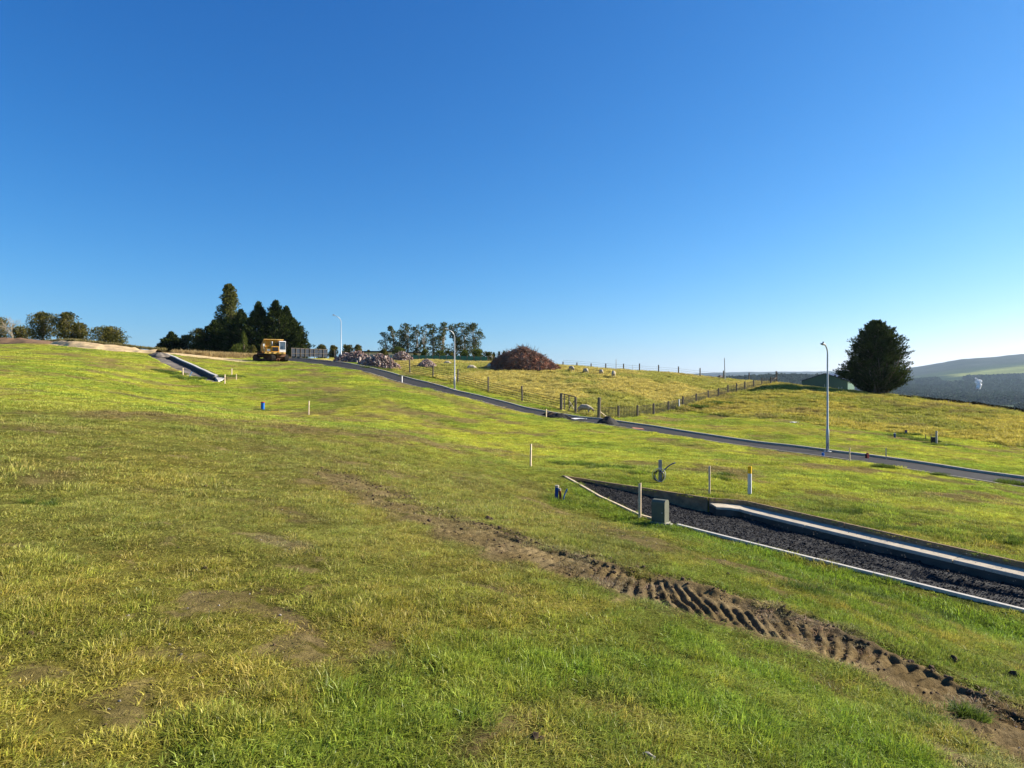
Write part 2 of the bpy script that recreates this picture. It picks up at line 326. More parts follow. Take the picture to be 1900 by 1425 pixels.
def _qb(x, y): a_ = (x - _m[0]) / 8; b_ = (y - _m[1]) / 8; return np.stack([np.ones_like(a_), a_, b_, a_ * a_, a_ * b_, b_ * b_], -1)
_q = np.linalg.lstsq(_qb(_S[:, 0], _S[:, 1]), _Hraw(_S[:, 0], _S[:, 1]), rcond=None)[0]
_PB = np.vstack([EDGE_N, KERB_F[::-1], EDGE_F[::-1][1:]])
def pitdist(x, y):
    d = np.full(x.shape, 99.); b_ = (x > -4) & (x < 22) & (y > 0) & (y < 26); 
    if b_.any(): d[b_] = np.where(inpoly(x[b_], y[b_], _PB), 0, dline(x[b_], y[b_], _PB)[0])
    return d
def H(x, y):                              # the ground was graded smooth along the kerb and its edging
    x = np.asarray(x, float); y = np.asarray(y, float); z = _Hraw(x, y); w_ = sstep(2.6, .3, pitdist(x, y)); return z * (1 - w_) + (_qb(x, y) @ _q) * w_
PIT = np.vstack([EDGE_N, KERB_F[::-1], EDGE_F[::-1][1:]])
PIT2 = hits([(274, 660.5), (295, 671), (317, 682.6), (330, 688), (345, 695), (364, 702), (408.7, 710), (423, 701), (411, 697), (360, 676), (313, 657.5), (298, 656), (284, 656)])
ROADP = np.vstack([RF, RN[::-1]])
FENCE_A = [(621, 662), (653.4, 665), (684.7, 674), (720.5, 683), (760.5, 691), (803.3, 701), (849.5, 711.5), (906, 727), (969, 743), (1041.3, 761), (1068, 768), (1111, 776)]
FENCE_B = [(1111, 776), (1147.6, 774.7), (1182.5, 772.8), (1212.7, 767.7), (1240, 762.6), (1267, 754.4), (1291.8, 746.8), (1314.5, 740), (1333, 735.5), (1351, 730), (1366.6, 726.6), (1382, 723), (1398.5, 719), (1413.6, 714.6), (1430, 713), (1441, 711)]
FA = hits(FENCE_A); FB = hits(FENCE_B)
PADD = np.vstack([FA, FB[1:], [(60, 112), (52, 125), (0, 170), (-60, 170)]])
TOE = hits([(1240, 765), (1290, 762), (1340, 772), (1400, 778), (1460, 777), (1530, 790), (1600, 797), (1700, 806), (1800, 815), (1900, 832)])
BANK = np.vstack([TOE, [(70, 60), (100, 90), (100, 130), (45, 130)], FB[::-1][:12]])
TRK = ext(hits([(560, 868), (640, 893), (760, 942), (900, 995), (1050, 1042), (1200, 1085), (1350, 1128), (1500, 1178), (1650, 1236), (1800, 1313), (1899, 1375)]), 3.)
TRK = smooth_line(TRK, 6)
# ---------------------------------------------------------------- what grows where
GRN = np.array((.105, .155, .014)); LIME = np.array((.29, .295, .036)); DRY = np.array((.265, .235, .036)); OLV = np.array((.150, .182, .022)); SOIL = np.array((.135, .092, .045)); STRAW = np.array((.36, .31, .082)); PALE = np.array((.26, .20, .125)); CLAY = np.array((.52, .39, .21))
BLOBS = [  # (pixel line, half width in m, kind, strength)
    ([(640, 885), (720, 940), (800, 965), (920, 1010)], .75, 'soil', .8), ([(1000, 935), (1100, 970), (1230, 1020)], .35, 'soil', .55), ([(1330, 1040), (1500, 1085), (1700, 1150)], .22, 'soil', .8),
    ([(980, 900), (1040, 960), (1180, 1050)], .6, 'soil', .4), ([(560, 700), (640, 735), (700, 770)], 3., 'soil', .35), ([(700, 700), (800, 730), (900, 762)], 1.4, 'soil', .75),
    ([(1200, 815), (1330, 835), (1450, 846)], .9, 'soil', .6), ([(1640, 875), (1760, 893), (1880, 915)], .9, 'soil', .7), ([(860, 1395), (940, 1340), (1000, 1380)], .14, 'soil', .9), ([(1740, 1385), (1800, 1440), (1860, 1480)], .16, 'pale', 1.),
    ([(520, 1130), (560, 1170), (600, 1200)], .10, 'soil', .9), ([(870, 1085), (960, 1110)], .14, 'soil', .8), ([(500, 1000), (560, 1015)], .22, 'pale', .7), ([(60, 895), (100, 880)], .4, 'soil', .6), ([(30, 1170), (70, 1175)], .08, 'soil', .8), ([(520, 945), (560, 960)], .3, 'soil', .6), ([(430, 930), (470, 935)], .25, 'soil', .5),
    ([(0, 690), (60, 700)], 1.2, 'soil', .35), ([(90, 655), (180, 665)], 2.5, 'soil', .45), ([(300, 720), (400, 728)], 1.6, 'dry', .8), ([(0, 1300), (200, 1330), (320, 1250)], .5, 'dry', .9), ([(100, 1100), (300, 1050)], .5, 'dry', .5),
    ([(250, 900), (330, 850)], .8, 'dry', .5), ([(600, 900), (750, 1000), (860, 1060)], .35, 'dry', .5), ([(1300, 930), (1500, 975), (1800, 1015)], .6, 'dry', .6), ([(1250, 790), (1400, 795), (1520, 800)], 3., 'dry', .8), ([(1600, 828), (1750, 838), (1900, 850)], .9, 'dry', .7),
    ([(620, 770), (800, 800), (950, 830), (1150, 850)], 3.5, 'lime', .9), ([(750, 745), (900, 780), (1080, 810)], 2.2, 'lime', .8), ([(1250, 880), (1500, 905), (1850, 960)], 1.6, 'lime', .9), ([(1560, 808), (1700, 832), (1880, 865)], 2.4, 'lime', .9), ([(150, 655), (260, 668), (340, 690), (400, 715)], 2.2, 'lime', .8),
    ([(100, 705), (200, 712)], 1.6, 'lime', .5), ([(1190, 975), (1400, 1030), (1650, 1110), (1880, 1180)], .42, 'grn', 1.), ([(1060, 900), (1130, 945), (1180, 975)], .35, 'grn', .8), ([(1030, 925), (1040, 935)], .5, 'grn', .8), ([(300, 685), (340, 700), (400, 716)], .6, 'grn', .9), ([(1020, 857), (1100, 862), (1190, 880)], .25, 'grn', 1.),
    ([(600, 1425), (900, 1230), (1100, 1250), (1300, 1330), (1600, 1400)], .6, 'grn', .8), ([(1300, 1200), (1500, 1290), (1680, 1400)], .3, 'grn', .9), ([(450, 770), (560, 790)], 2., 'lime', .4), ([(1620, 805), (1700, 812), (1790, 835)], .7, 'grn', .7), ([(430, 690), (440, 712)], 1.4, 'lime', .7),
    ([(1260, 762), (1300, 760), (1345, 745)], 1.3, 'grn', .8), ([(640, 672), (720, 690), (830, 716), (900, 735), (980, 755), (1060, 770)], 1.0, 'grn', 1.), ([(1380, 700), (1400, 712)], 3., 'soil', .5), ([(1450, 795), (1530, 808)], 2.5, 'soil', .35),
]
BL = [(hits(p), w_, k_, s_) for p, w_, k_, s_ in BLOBS]
BANKCUT = hits([(-60, 622), (0, 633), (60, 638), (150, 646), (220, 652), (290, 656)])
def field(x, y):
    """colour, grass density 0..1, height factor, dryness"""
    x = np.asarray(x, float); y = np.asarray(y, float); r = np.hypot(x, y)
    n1 = fbm(x, y, 7., 1, 4); n2 = fbm(x, y, 1.6, 2, 4); n3 = fbm(x, y, .45, 3, 3); n4 = fbm(x, y, 3., 4, 3)
    n5 = fbm(x, y, .17, 8, 2); dens = sstep(.36, .54, n2 * .40 + n3 * .30 + n5 * .30); dens = .34 + .66 * dens
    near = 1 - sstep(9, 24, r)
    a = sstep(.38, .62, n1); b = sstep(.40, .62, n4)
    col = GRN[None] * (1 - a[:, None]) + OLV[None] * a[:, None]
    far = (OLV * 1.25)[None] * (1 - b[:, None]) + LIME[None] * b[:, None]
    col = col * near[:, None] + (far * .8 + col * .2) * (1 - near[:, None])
    dry = .18 + .28 * a; h = .38 + .75 * sstep(.42, .70, n2 * .5 + n5 * .5)
    nr2 = 1 - sstep(14, 28, r); s1 = sstep(.50, .68, fbm(x, y, .55, 9, 3)) * nr2; s2 = sstep(.50, .66, fbm(x, y, .9, 10, 3)) * nr2; s3 = sstep(.61, .71, fbm(x, y, .50, 12, 5, .62) * .75 + .25 * fbm(x, y, 3.5, 13, 2)) * nr2
    col = col * (1 - .6 * s1[:, None]) + (DRY * .95)[None] * .6 * s1[:, None]; col = col * (1 - .45 * s2[:, None]) + (GRN * .8)[None] * .45 * s2[:, None]; h = h * (1 + .35 * s2)
    col = col * (1 - .7 * s3[:, None]) + (SOIL * .8)[None] * .7 * s3[:, None]; dens = dens * (1 - .86 * s3); dry = dry + .3 * s1
    left = (1 - sstep(-.6, .35, x - .1 * y)) * (1 - sstep(12, 22, r))
    col = col * (1 - .5 * left[:, None]) + (DRY * .85)[None] * .5 * left[:, None]; dry = dry + .25 * left
    mid = sstep(5, 8, r) * (1 - sstep(16, 30, r)) * (1 - sstep(-1, 2, x))
    col = col * (1 - .45 * mid[:, None]) + np.array((.20, .205, .05))[None] * .45 * mid[:, None]; h = h * (1 - .3 * mid)
    t0 = sstep(.66, .36, n2 * .5 + n3 * .5) * 0
    for P_, wd, kd, st in BL:
        d, _, _ = dline(x, y, P_)
        q = sstep(1.25, .35, d / wd + (n3 - .5) * 1.3 + (n2 - .5) * .9) * st
        if kd in ('soil', 'pale'):
            cc = SOIL if kd == 'soil' else PALE; col = col * (1 - .75 * q[:, None]) + cc[None] * .75 * q[:, None]; dens = dens * (1 - .97 * q) ** 1.3
        elif kd == 'dry': col = col * (1 - .8 * q[:, None]) + DRY[None] * .8 * q[:, None]; dry = dry + .4 * q
        elif kd == 'lime': col = col * (1 - .75 * q[:, None]) + LIME[None] * .75 * q[:, None]; dens = np.maximum(dens, .9 * q); dry = dry * (1 - .6 * q)
        else: col = col * (1 - .8 * q[:, None]) + np.array((.125, .185, .016))[None] * .8 * q[:, None]; dens = np.maximum(dens, q); h = h + .5 * q; dry = dry * (1 - .8 * q)
    # scattered thin brown streaks over the new lawn
    q = sstep(.46, .70, fbm(x, y, 2.6, 31, 5, .62)) * sstep(12, 22, r) * .75
    col = col * (1 - q[:, None]) + (SOIL * 1.2)[None] * q[:, None]; dens = dens * (1 - .7 * q)
    # paddock and bank
    pd = inpoly(x, y, PADD) | ((y > 96) & (x < 62) & (x > -30)); bk = inpoly(x, y, BANK)
    pg = sstep(.48, .62, fbm(x, y, 9., 41, 3)); cp = STRAW[None] * (1 - .65 * pg[:, None]) + np.array((.20, .225, .035))[None] * .65 * pg[:, None]
    cp = cp * (.8 + .4 * n2[:, None]); col = np.where(pd[:, None], cp, col)
    bg_ = sstep(.45, .6, fbm(x, y, 6., 43, 3)); cb = np.array((.31, .27, .045))[None] * (1 - bg_[:, None]) + np.array((.20, .21, .03))[None] * bg_[:, None]
    bt = sstep(.62, .7, fbm(x, y, 4., 44, 3)); cb = cb * (1 - .5 * bt[:, None]) + SOIL[None] * .5 * bt[:, None]
    col = np.where(bk[:, None], cb, col); rough = pd | bk
    dens = np.where(rough, .75 + .25 * n3, dens); dry = np.where(rough, .9, dry); h = np.where(rough, 1.1, h)
    # clay cut and dirt behind the top of the lawn
    d, sg, al = dline(x, y, BANKCUT); q = sstep(.3, -.2, sg + (n3 - .5) * .8) * (x < -32) * (y > 60) * (x > -140)
    q = q * (1 - sstep(9., 12., d)); browner = sstep(16, 9, al + (n2 - .5) * 6)
    cl = CLAY[None] * (1 - .75 * browner[:, None]) + (SOIL * 1.5)[None] * .75 * browner[:, None]
    col = col * (1 - q[:, None]) + cl * q[:, None]; dens = dens * (1 - q)
    # track marks
    d, sg, al = dline(x, y, TRK); fade = sstep(3.5, 9, al)
    q = sstep(.54, .38, np.abs(sg - .02) + (n3 - .5) * .35 + (n2 - .5) * .2) * fade
    q2 = sstep(.75, .5, d + (n3 - .5) * .5) * .4 * (.3 + .7 * fade)
    q = np.maximum(q, q2); tk_ = sstep(.35, .65, fbm(x, y, .3, 62, 3))[:, None]; tc_ = (SOIL * 1.0)[None] * (1 - tk_) + (PALE * .9)[None] * tk_
    col = col * (1 - q[:, None]) + tc_ * q[:, None]; dens = dens * np.maximum((1 - q) ** 1.4, .5 * sstep(.56, .68, fbm(x, y, .5, 63, 3)))
    inp = inpoly(x, y, PIT) | inpoly(x, y, PIT2) | inpoly(x, y, ROADP); dens = np.where(inp, 0, dens)
    return col * (.86 + .28 * n3[:, None]), dens, h, np.clip(dry, 0, 1)
def micro(x, y):
    r = np.hypot(x, y); k = 1 - sstep(14, 40, r)
    z = (fbm(x, y, .9, 51, 3) - .5) * .07 * (1 - sstep(30, 90, r)) + (fbm(x, y, .16, 52, 3) - .5) * .035 * k
    z = z + (fbm(x, y, 2.2, 53, 3) - .5) * .12 * sstep(12, 30, r) + (fbm(x, y, .55, 64, 3) - .5) * .085 * sstep(10, 22, r) * (1 - sstep(60, 90, r))
    pd = inpoly(x, y, PADD) | inpoly(x, y, BANK)
    z = z + np.where(pd, (fbm(x, y, 1.3, 54, 3) - .5) * .36, 0)
    d, sg, al = dline(x, y, TRK); fade = sstep(3, 9, al); e = fbm(x, y, .3, 55, 3) - .5; w2 = fbm(x, y, 1.4, 57, 2) - .5
    lug = np.cos(2 * math.pi * (al - sg * .25 + w2 * .16) / .118); lug = np.sign(lug) * np.abs(lug) ** .7; win = sstep(.42, .34, np.abs(sg - .10) + e * .08)
    z = z - .018 * win * fade + .035 * (fbm(x, y, .22, 60, 4) - .5) * win + .021 * lug * win * fade * sstep(.15, .50, fbm(x, y, .6, 58, 3))
    # spoil pushed up along the far edge, with a second thin furrow beyond
    z = z + fade * (.042 * np.exp(-((sg + .37 + e * .12) / .06) ** 2) - .02 * np.exp(-((sg + .29 + e * .08) / .04) ** 2) - .035 * np.exp(-((sg + .52 + w2 * .1) / .04) ** 2) + .03 * np.exp(-((sg + .60 + w2 * .1) / .05) ** 2)) * (.1 + 1.5 * fbm(x, y, .6, 59, 3)) * .85
    near = sstep(.9, .4, d); z = z + near * (fbm(x, y, .07, 56, 2) - .5) * .03
    z = z * (.12 + .88 * sstep(.0, .5, pitdist(x, y)))
    return z
def ground_z(x, y): return H(x, y) + micro(x, y)
def drop(x, y):
    z = np.zeros(np.shape(x))
    for P_, ins, dp in ((PIT, .0, .6), (PIT2, .25, .9), (ROADP, .15, .30)):
        m_ = inpoly(x, y, P_)
        if m_.any():
            idx = np.where(m_)[0]; d, _, _ = dline(x[idx], y[idx], np.vstack([P_, P_[:1]])); z[idx] -= dp * (d > ins)
    return z
def gz(x, y):
    return float(H(np.array([x]), np.array([y]))[0])
# ---------------------------------------------------------------- the ground sheet: fine where the photograph looks, coarse elsewhere
fine = np.radians(np.arange(-47, 47.001, .145)); coarse = np.radians(np.arange(50, 311, 5.)); az = np.concatenate([fine, coarse]); NA = len(az)
rr_ = [.35, .8]; q = 1.3
while q < 150: rr_.append(q); q *= (1.0042 if 3.4 < q < 15 else 1.0064)
while q < 300: rr_.append(q); q *= 1.02
rr_ = np.array(rr_); NR = len(rr_)
RR, AA = np.meshgrid(rr_, az, indexing='ij'); gx = (RR * np.sin(AA)).ravel(); gy = (RR * np.cos(AA)).ravel()
zz = ground_z(gx, gy) + drop(gx, gy)
gcol, gd_, _, _ = field(gx, gy); _r = np.hypot(gx, gy); bare = (sstep(.42, .12, gd_) * (1 - sstep(22, 45, _r)) * .75 * (~inpoly(gx, gy, PIT)))[:, None]; _t = fbm(gx, gy, .25, 66, 4)[:, None]; gcol = gcol * (1 - bare) + (np.array((.140, .105, .052)) * (.45 + 1.1 * _t)) * bare   # bare soil where the turf is thin
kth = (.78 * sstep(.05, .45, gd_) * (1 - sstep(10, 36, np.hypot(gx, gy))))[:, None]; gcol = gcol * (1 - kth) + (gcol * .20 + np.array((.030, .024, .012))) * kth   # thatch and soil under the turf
i0 = np.arange(NR - 1)[:, None] * NA; j0 = np.arange(NA)[None]; j1 = (j0 + 1) % NA
quads = np.stack([i0 + j0, i0 + NA + j0, i0 + NA + j1, i0 + j1], -1).reshape(-1, 4)[:, ::-1]
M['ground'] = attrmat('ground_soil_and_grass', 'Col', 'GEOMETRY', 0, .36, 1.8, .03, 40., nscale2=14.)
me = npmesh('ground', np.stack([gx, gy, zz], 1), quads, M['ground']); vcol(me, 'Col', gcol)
go = link('ground', me); tag(go, kind='structure')
# ---------------------------------------------------------------- road, gravel beds, kerbs, edging
def arclen(L): return np.concatenate([[0], np.cumsum(np.linalg.norm(np.diff(L, axis=0), axis=1))])
def resample(L, step):
    s = arclen(L); n_ = max(2, int(s[-1] / step) + 1); t = np.linspace(0, s[-1], n_); return np.stack([np.interp(t, s, L[:, 0]), np.interp(t, s, L[:, 1])], 1)
def sheet(A, B, nx, zf, name, mats, smooth=True):          # strip between two lines with the same number of points
    t = np.linspace(0, 1, nx + 1)[None, :, None]; Pq = A[:, None] * (1 - t) + B[:, None] * t
    x = Pq[..., 0].ravel(); y = Pq[..., 1].ravel(); T = np.broadcast_to(t[..., 0], Pq.shape[:2]).ravel(); z = zf(x, y, T)
    n0 = len(A); i = np.arange(n0 - 1)[:, None] * (nx + 1); j = np.arange(nx)[None]
    qd = np.stack([i + j, i + nx + 1 + j, i + nx + 2 + j, i + j + 1], -1).reshape(-1, 4)
    me = npmesh(name, np.stack([x, y, z], 1), qd, mats, smooth)
    nz = np.empty(len(me.polygons) * 3); me.polygons.foreach_get('normal', nz)
    if nz[2::3].mean() < 0: me.flip_normals()
    return me
def swept(L, prof, name, mt, zf, parent=None, smooth=False):      # profile of (offset to camera side, height) swept along a plan line that follows the ground
    m = MB(); T = np.gradient(L, axis=0); T /= np.linalg.norm(T, axis=1)[:, None]; Nn = np.stack([T[:, 1], -T[:, 0]], 1); zb = zf(L[:, 0], L[:, 1]); n_ = len(prof)
    for k in range(len(L)):
        for o_, h_ in prof: m.v.append((L[k, 0] + Nn[k, 0] * o_, L[k, 1] + Nn[k, 1] * o_, zb[k] + h_))
    for k in range(len(L) - 1):
        for j in range(n_):
            j2 = (j + 1) % n_; m.f.append((k * n_ + j, k * n_ + j2, (k + 1) * n_ + j2, (k + 1) * n_ + j)); m.m.append(0)
    m.f.append(tuple(range(n_))); m.f.append(tuple((len(L) - 1) * n_ + j for j in range(n_))[::-1]); m.m += [0, 0]
    return m.build(name, mt, parent, smooth=smooth)
rf = resample(RF, .7); s_ = np.linspace(0, 1, len(rf))
rn_ = resample(RN, .7); rn_ = np.stack([np.interp(s_, np.linspace(0, 1, len(rn_)), rn_[:, k]) for k in (0, 1)], 1)
Hs = lambda x, y: H(x, y)
ro = link('road', sheet(rf, rn_, 14, lambda x, y, t: H(x, y) - .03 + (fbm(x, y, 2., 61, 2) - .5) * .02, 'road', M['asphalt'])); tag(ro, kind='structure')
tag(swept(rf, [(-.02, .11), (.13, .11), (.15, .09), (.15, -.3), (-.02, -.3)], 'kerb', M['concrete'], Hs), kind='structure')
tag(swept(rf, [(.155, .005), (.40, .0), (.40, -.2), (.155, -.2)], 'gutter', M['shadeconc'], Hs), kind='structure')  # kerb shadow along the channel is put into the dark colour
tag(swept(rn_, [(-.07, .03), (.02, .035), (.02, -.3), (-.07, -.3)], 'road_edging', M['concrete'], Hs), kind='structure')
# gravel bed beside the stub road in front
def line_by_x(L, n_):
    s = arclen(L); t = np.linspace(0, 1, n_) ** 1.0 * s[-1]; return np.stack([np.interp(t, s, L[:, 0]), np.interp(t, s, L[:, 1])], 1)
farline = np.vstack([EDGE_F, KERB_F[1:]])
GA = line_by_x(EDGE_N, 560); GB = line_by_x(farline, 560)
def gravz(x, y, t):
    A_ = H(x, y); k = sstep(0, 2.6, dline(x, y, EDGE_N)[0]); d2, _, _ = dline(x, y, EDGE_N); wdt = sstep(.0, 2.2, d2 + dline(x, y, farline)[0] - .3)
    z = A_ - .06 - .27 * k * wdt
    z = z + (fbm(x, y, .9, 71, 3) - .5) * .10 + (fbm(x, y, .12, 72, 3) - .5) * .03 + (fbm(x, y, .04, 73, 2) - .5) * .015
    s = sstep(9, 13, x) ; ln = np.abs(d2 - 1.35 - .35 * (fbm(x, y, 2.5, 74, 2) - .5)); z = z - .13 * np.exp(-(ln / .16) ** 2) * sstep(4.5, 7., x) + .06 * np.exp(-((d2 - 1.75) / .2) ** 2) * sstep(4.5, 7., x)
    return z
gb = link('gravel_path', sheet(GA, GB, 90, gravz, 'gravel_path', M['gravel'])); tag(gb, kind='structure')
# concrete kerb slab between gravel and the far lawn
kl = resample(KERB_F, .5)
kb = tag(swept(kl, [(.04, -.12), (.50, -.135), (.51, -.6), (.04, -.6)], 'kerb', M['shadeconc'], Hs), kind='structure')
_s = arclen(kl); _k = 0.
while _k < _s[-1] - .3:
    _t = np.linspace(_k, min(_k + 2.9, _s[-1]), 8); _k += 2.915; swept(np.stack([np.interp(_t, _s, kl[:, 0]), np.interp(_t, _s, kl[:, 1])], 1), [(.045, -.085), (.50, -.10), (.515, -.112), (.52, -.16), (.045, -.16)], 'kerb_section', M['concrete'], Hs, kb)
swept(kl, [(.505, -.165), (.515, -.18), (.525, -.6), (.505, -.6)], 'kerb_face', M['shadeconc'], Hs, kb)  # face turned from the sun, its shade deepened by a darker colour
def boards(name, label, L, step, prof, mt, partname='board', gapm=.012):
    s = arclen(L); L0 = thing(name, label, 'edging', (float(L[0][0]), float(L[0][1]), gz(*L[0])), 0)
    k = 0
    while k < s[-1] - .2:
        e = min(k + step, s[-1]); t = np.linspace(k, e - gapm, 8); seg = np.stack([np.interp(t, s, L[:, 0]), np.interp(t, s, L[:, 1])], 1)
        jit = rnd.uniform(-.006, .006)
        o = swept(seg, [(a, b + jit) for a, b in prof], partname, mt, Hs, L0); o.matrix_parent_inverse = Matrix.Translation(-L0.location)
        k = e
    return L0
i12 = arclen(EDGE_N); cut = 3
boards('timber_edging', 'thin pale timber edging along the near side of the gravel, left of the grey-green pillar', EDGE_N[:cut + 1] , 2.4, [(-.055, .03), (.0, .03), (.0, -.35), (-.055, -.35)], M['timber'])
boards('timber_edging', 'long timber formwork boards retaining the lawn on the far side of the gravel bed', EDGE_F, 2.4, [(.0, .035), (.055, .035), (.055, -.55), (.0, -.55)], M['formwork'])
boards('lawn_edging', 'thin timber strip between the far lawn and the concrete kerb slab', KERB_F, 3.6, [(.0, .03), (.055, .03), (.055, -.3), (.0, -.3)], M['formwork'])
boards('concrete_edging', 'pale concrete edging strip along the near side of the gravel, right of the pillar', np.vstack([[EDGE_N[3] + (EDGE_N[4] - EDGE_N[3]) * .3], EDGE_N[4:]]), 3.0, [(-.075, .045), (-.005, .045), (.0, .04), (.0, -.4), (-.075, -.4)], M['paleconc'], 'segment')
# the stub road up on the left
c0 = hits([(309, 657), (340, 670), (375, 685.5), (404, 698)]); kk = resample(c0, .6)
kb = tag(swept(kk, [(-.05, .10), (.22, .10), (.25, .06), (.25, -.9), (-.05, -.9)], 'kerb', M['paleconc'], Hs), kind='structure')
swept(kk, [(.24, .03), (.40, -.05), (.42, -.9), (.24, -.9)], 'kerb_face', M['shadeconc'], Hs, kb)  # dark colour paints the shade on this side of the kerb
end = hits([(398, 697), (412, 697.5), (421, 700.5), (405, 705.5)]); cz = [gz(*p) for p in end]
m = MB(); m.add([(p[0], p[1], z - .04) for p, z in zip(end, cz)] + [(p[0], p[1], z - .9) for p, z in zip(end, cz)], [(0, 1, 2, 3), (0, 4, 5, 1), (1, 5, 6, 2), (2, 6, 7, 3), (3, 7, 4, 0)])
o = m.build('concrete_slab', M['paleconc']); tag(o, 'small pale concrete slab at the lower end of the hillside kerb', 'slab')
La = line_by_x(hits([(272, 660), (295, 671), (317, 682.6), (330, 688), (345, 695), (364, 702), (409, 710.5)]), 60); Lb = line_by_x(hits([(292, 655.5), (308, 657.2), (340, 670.5), (375, 686), (404, 698.5), (424, 700.5)]), 60)
me = sheet(La, Lb, 24, lambda x, y, t: H(x, y) - .04 - .34 * t + (fbm(x, y, 1.2, 75, 3) - .5) * .12, 'gravel_road', M['gravelp']); tag(link('gravel_road', me), kind='structure')
# mounds: lumps of ground material
def mound(name, label, cat, x, y, rx, ry, h, mt, seed, rz=0, rough=.35, nseg=40, parent=None):
    vs = []; nr = 14; fs = []
    for i in range(nr + 1):
        for k in range(nseg):
            t = i / nr; a = 2 * math.pi * k / nseg; wob = 1 + rough * (fbm(np.array([math.cos(a) * 1.5]), np.array([math.sin(a) * 1.5 + seed]), .8, seed, 2)[0] - .5) * 2
            r_ = t * wob; X = math.cos(a) * r_ * rx; Y = math.sin(a) * r_ * ry; c_, s2 = math.cos(rz), math.sin(rz); X, Y = X * c_ - Y * s2, X * s2 + Y * c_
            hh = h * max(0, (1 - t ** 1.7)) * (1 + rough * 1.6 * (fbm(np.array([X]), np.array([Y + seed * 3]), .35 * min(rx, ry) + .05, seed + 3, 4)[0] - .5)) - (.12 if i == nr else 0)
            vs.append((X, Y, gz(x + X, y + Y) - gz(x, y) + hh))
    for i in range(nr):
        for k in range(nseg): k2 = (k + 1) % nseg; fs.append((i * nseg + k, (i + 1) * nseg + k, (i + 1) * nseg + k2, i * nseg + k2))
    mm = MB(); mm.add(vs, fs); o = mm.build(name, mt, parent, smooth=True)
    if parent is None: o.location = (x, y, gz(x, y)); tag(o, label, cat)
    return o
for px, py, rx, ry, h, mt, lab in [(1022, 772, .8, .45, .30, M['soil'], 'dark soil heap on the asphalt beside the peg below the paddock fence'), (1040, 776, 1.0, .5, .36, M['gravel'], 'grey-black gravel heap next to the dug-out part of the asphalt road'),
                                (1127, 786, .85, .6, .50, M['gravel'], 'largest black gravel heap on the road below the fence corner post')]:
    x, y, z = hit(px, py); mound('gravel_heap', lab, 'heap', x, y, rx, ry, h, mt, px % 97)
x, y, z = hit(287, 660.5); mound('gravel_heap', 'dark gravel heap at the top end of the hillside stub road', 'heap', x, y + 1, 1.2, .9, .38, M['gravelp'], 7)
for px, py, rx, h, seed, lab in [(5, 634, 6.5, .8, 3, 'brown earth mound at the far left end of the clay cut'), (45, 638, 4.0, .5, 5, 'lower brown earth mound beside the clay cut')]:
    x, y, z = hit(px, py); mound('earth_mound', lab, 'earth mound', x, y + 1.5, rx, 2.2, h, mat('brown_earth_%d' % seed, (.20, .125, .07), .95, .35, 1.5, bump=.06, bscale=4), seed)
# cut clay bank behind the lawn
bl = resample(hits([(60, 637.5), (120, 643), (180, 648.5), (240, 653.5), (283, 656)]), .35); nb = len(bl); bt = np.stack([bl[:, 0] * 1.03, bl[:, 1] * 1.03 + 1.3], 1)
prof = .25 + .75 * sstep(0, 40, np.arange(nb)) * (1 - .6 * sstep(nb * .6, nb, np.arange(nb)))
BPROF = prof; pr_ = lambda t: np.repeat(BPROF, t.size // nb)
me = sheet(bl, bt, 16, lambda x, y, t: H(x, y) - .1 + sstep(0, .8, t) * .74 * pr_(t) + (fbm(x, y, 1.1, 81, 4) - .5) * .45 * sstep(0, .2, t), 'clay_bank', M['clay']); tag(link('clay_bank', me), kind='structure')
bt2 = np.stack([bt[:, 0] * 1.06, bt[:, 1] * 1.06 + 9], 1)
me = sheet(bt, bt2, 8, lambda x, y, t: H(x, y) - .13 + .74 * pr_(t) * (1 - 1.2 * t) + (fbm(x, y, 1.1, 81, 4) - .5) * .45 * (1 - t), 'bank_top', mat('dry_bank_turf', (.16, .13, .05), .95, .4, 2.5)); tag(link('bank_top', me), kind='structure')
# steel plate patch on the road
x, y, z = hit(1183, 794.5); P0 = hits([(1172, 793), (1192, 795.2), (1196, 797), (1176, 795)])
m = MB(); m.add([(p[0], p[1], gz(*p) + .012) for p in P0] + [(p[0], p[1], gz(*p) - .02) for p in P0], [(0, 1, 2, 3), (0, 4, 5, 1), (1, 5, 6, 2), (2, 6, 7, 3), (3, 7, 4, 0)])
tag(m.build('road_plate', mat('orange_primer', (.50, .22, .12), .8, .25, 3)), 'faded orange plate lying flat on the asphalt road', 'plate')
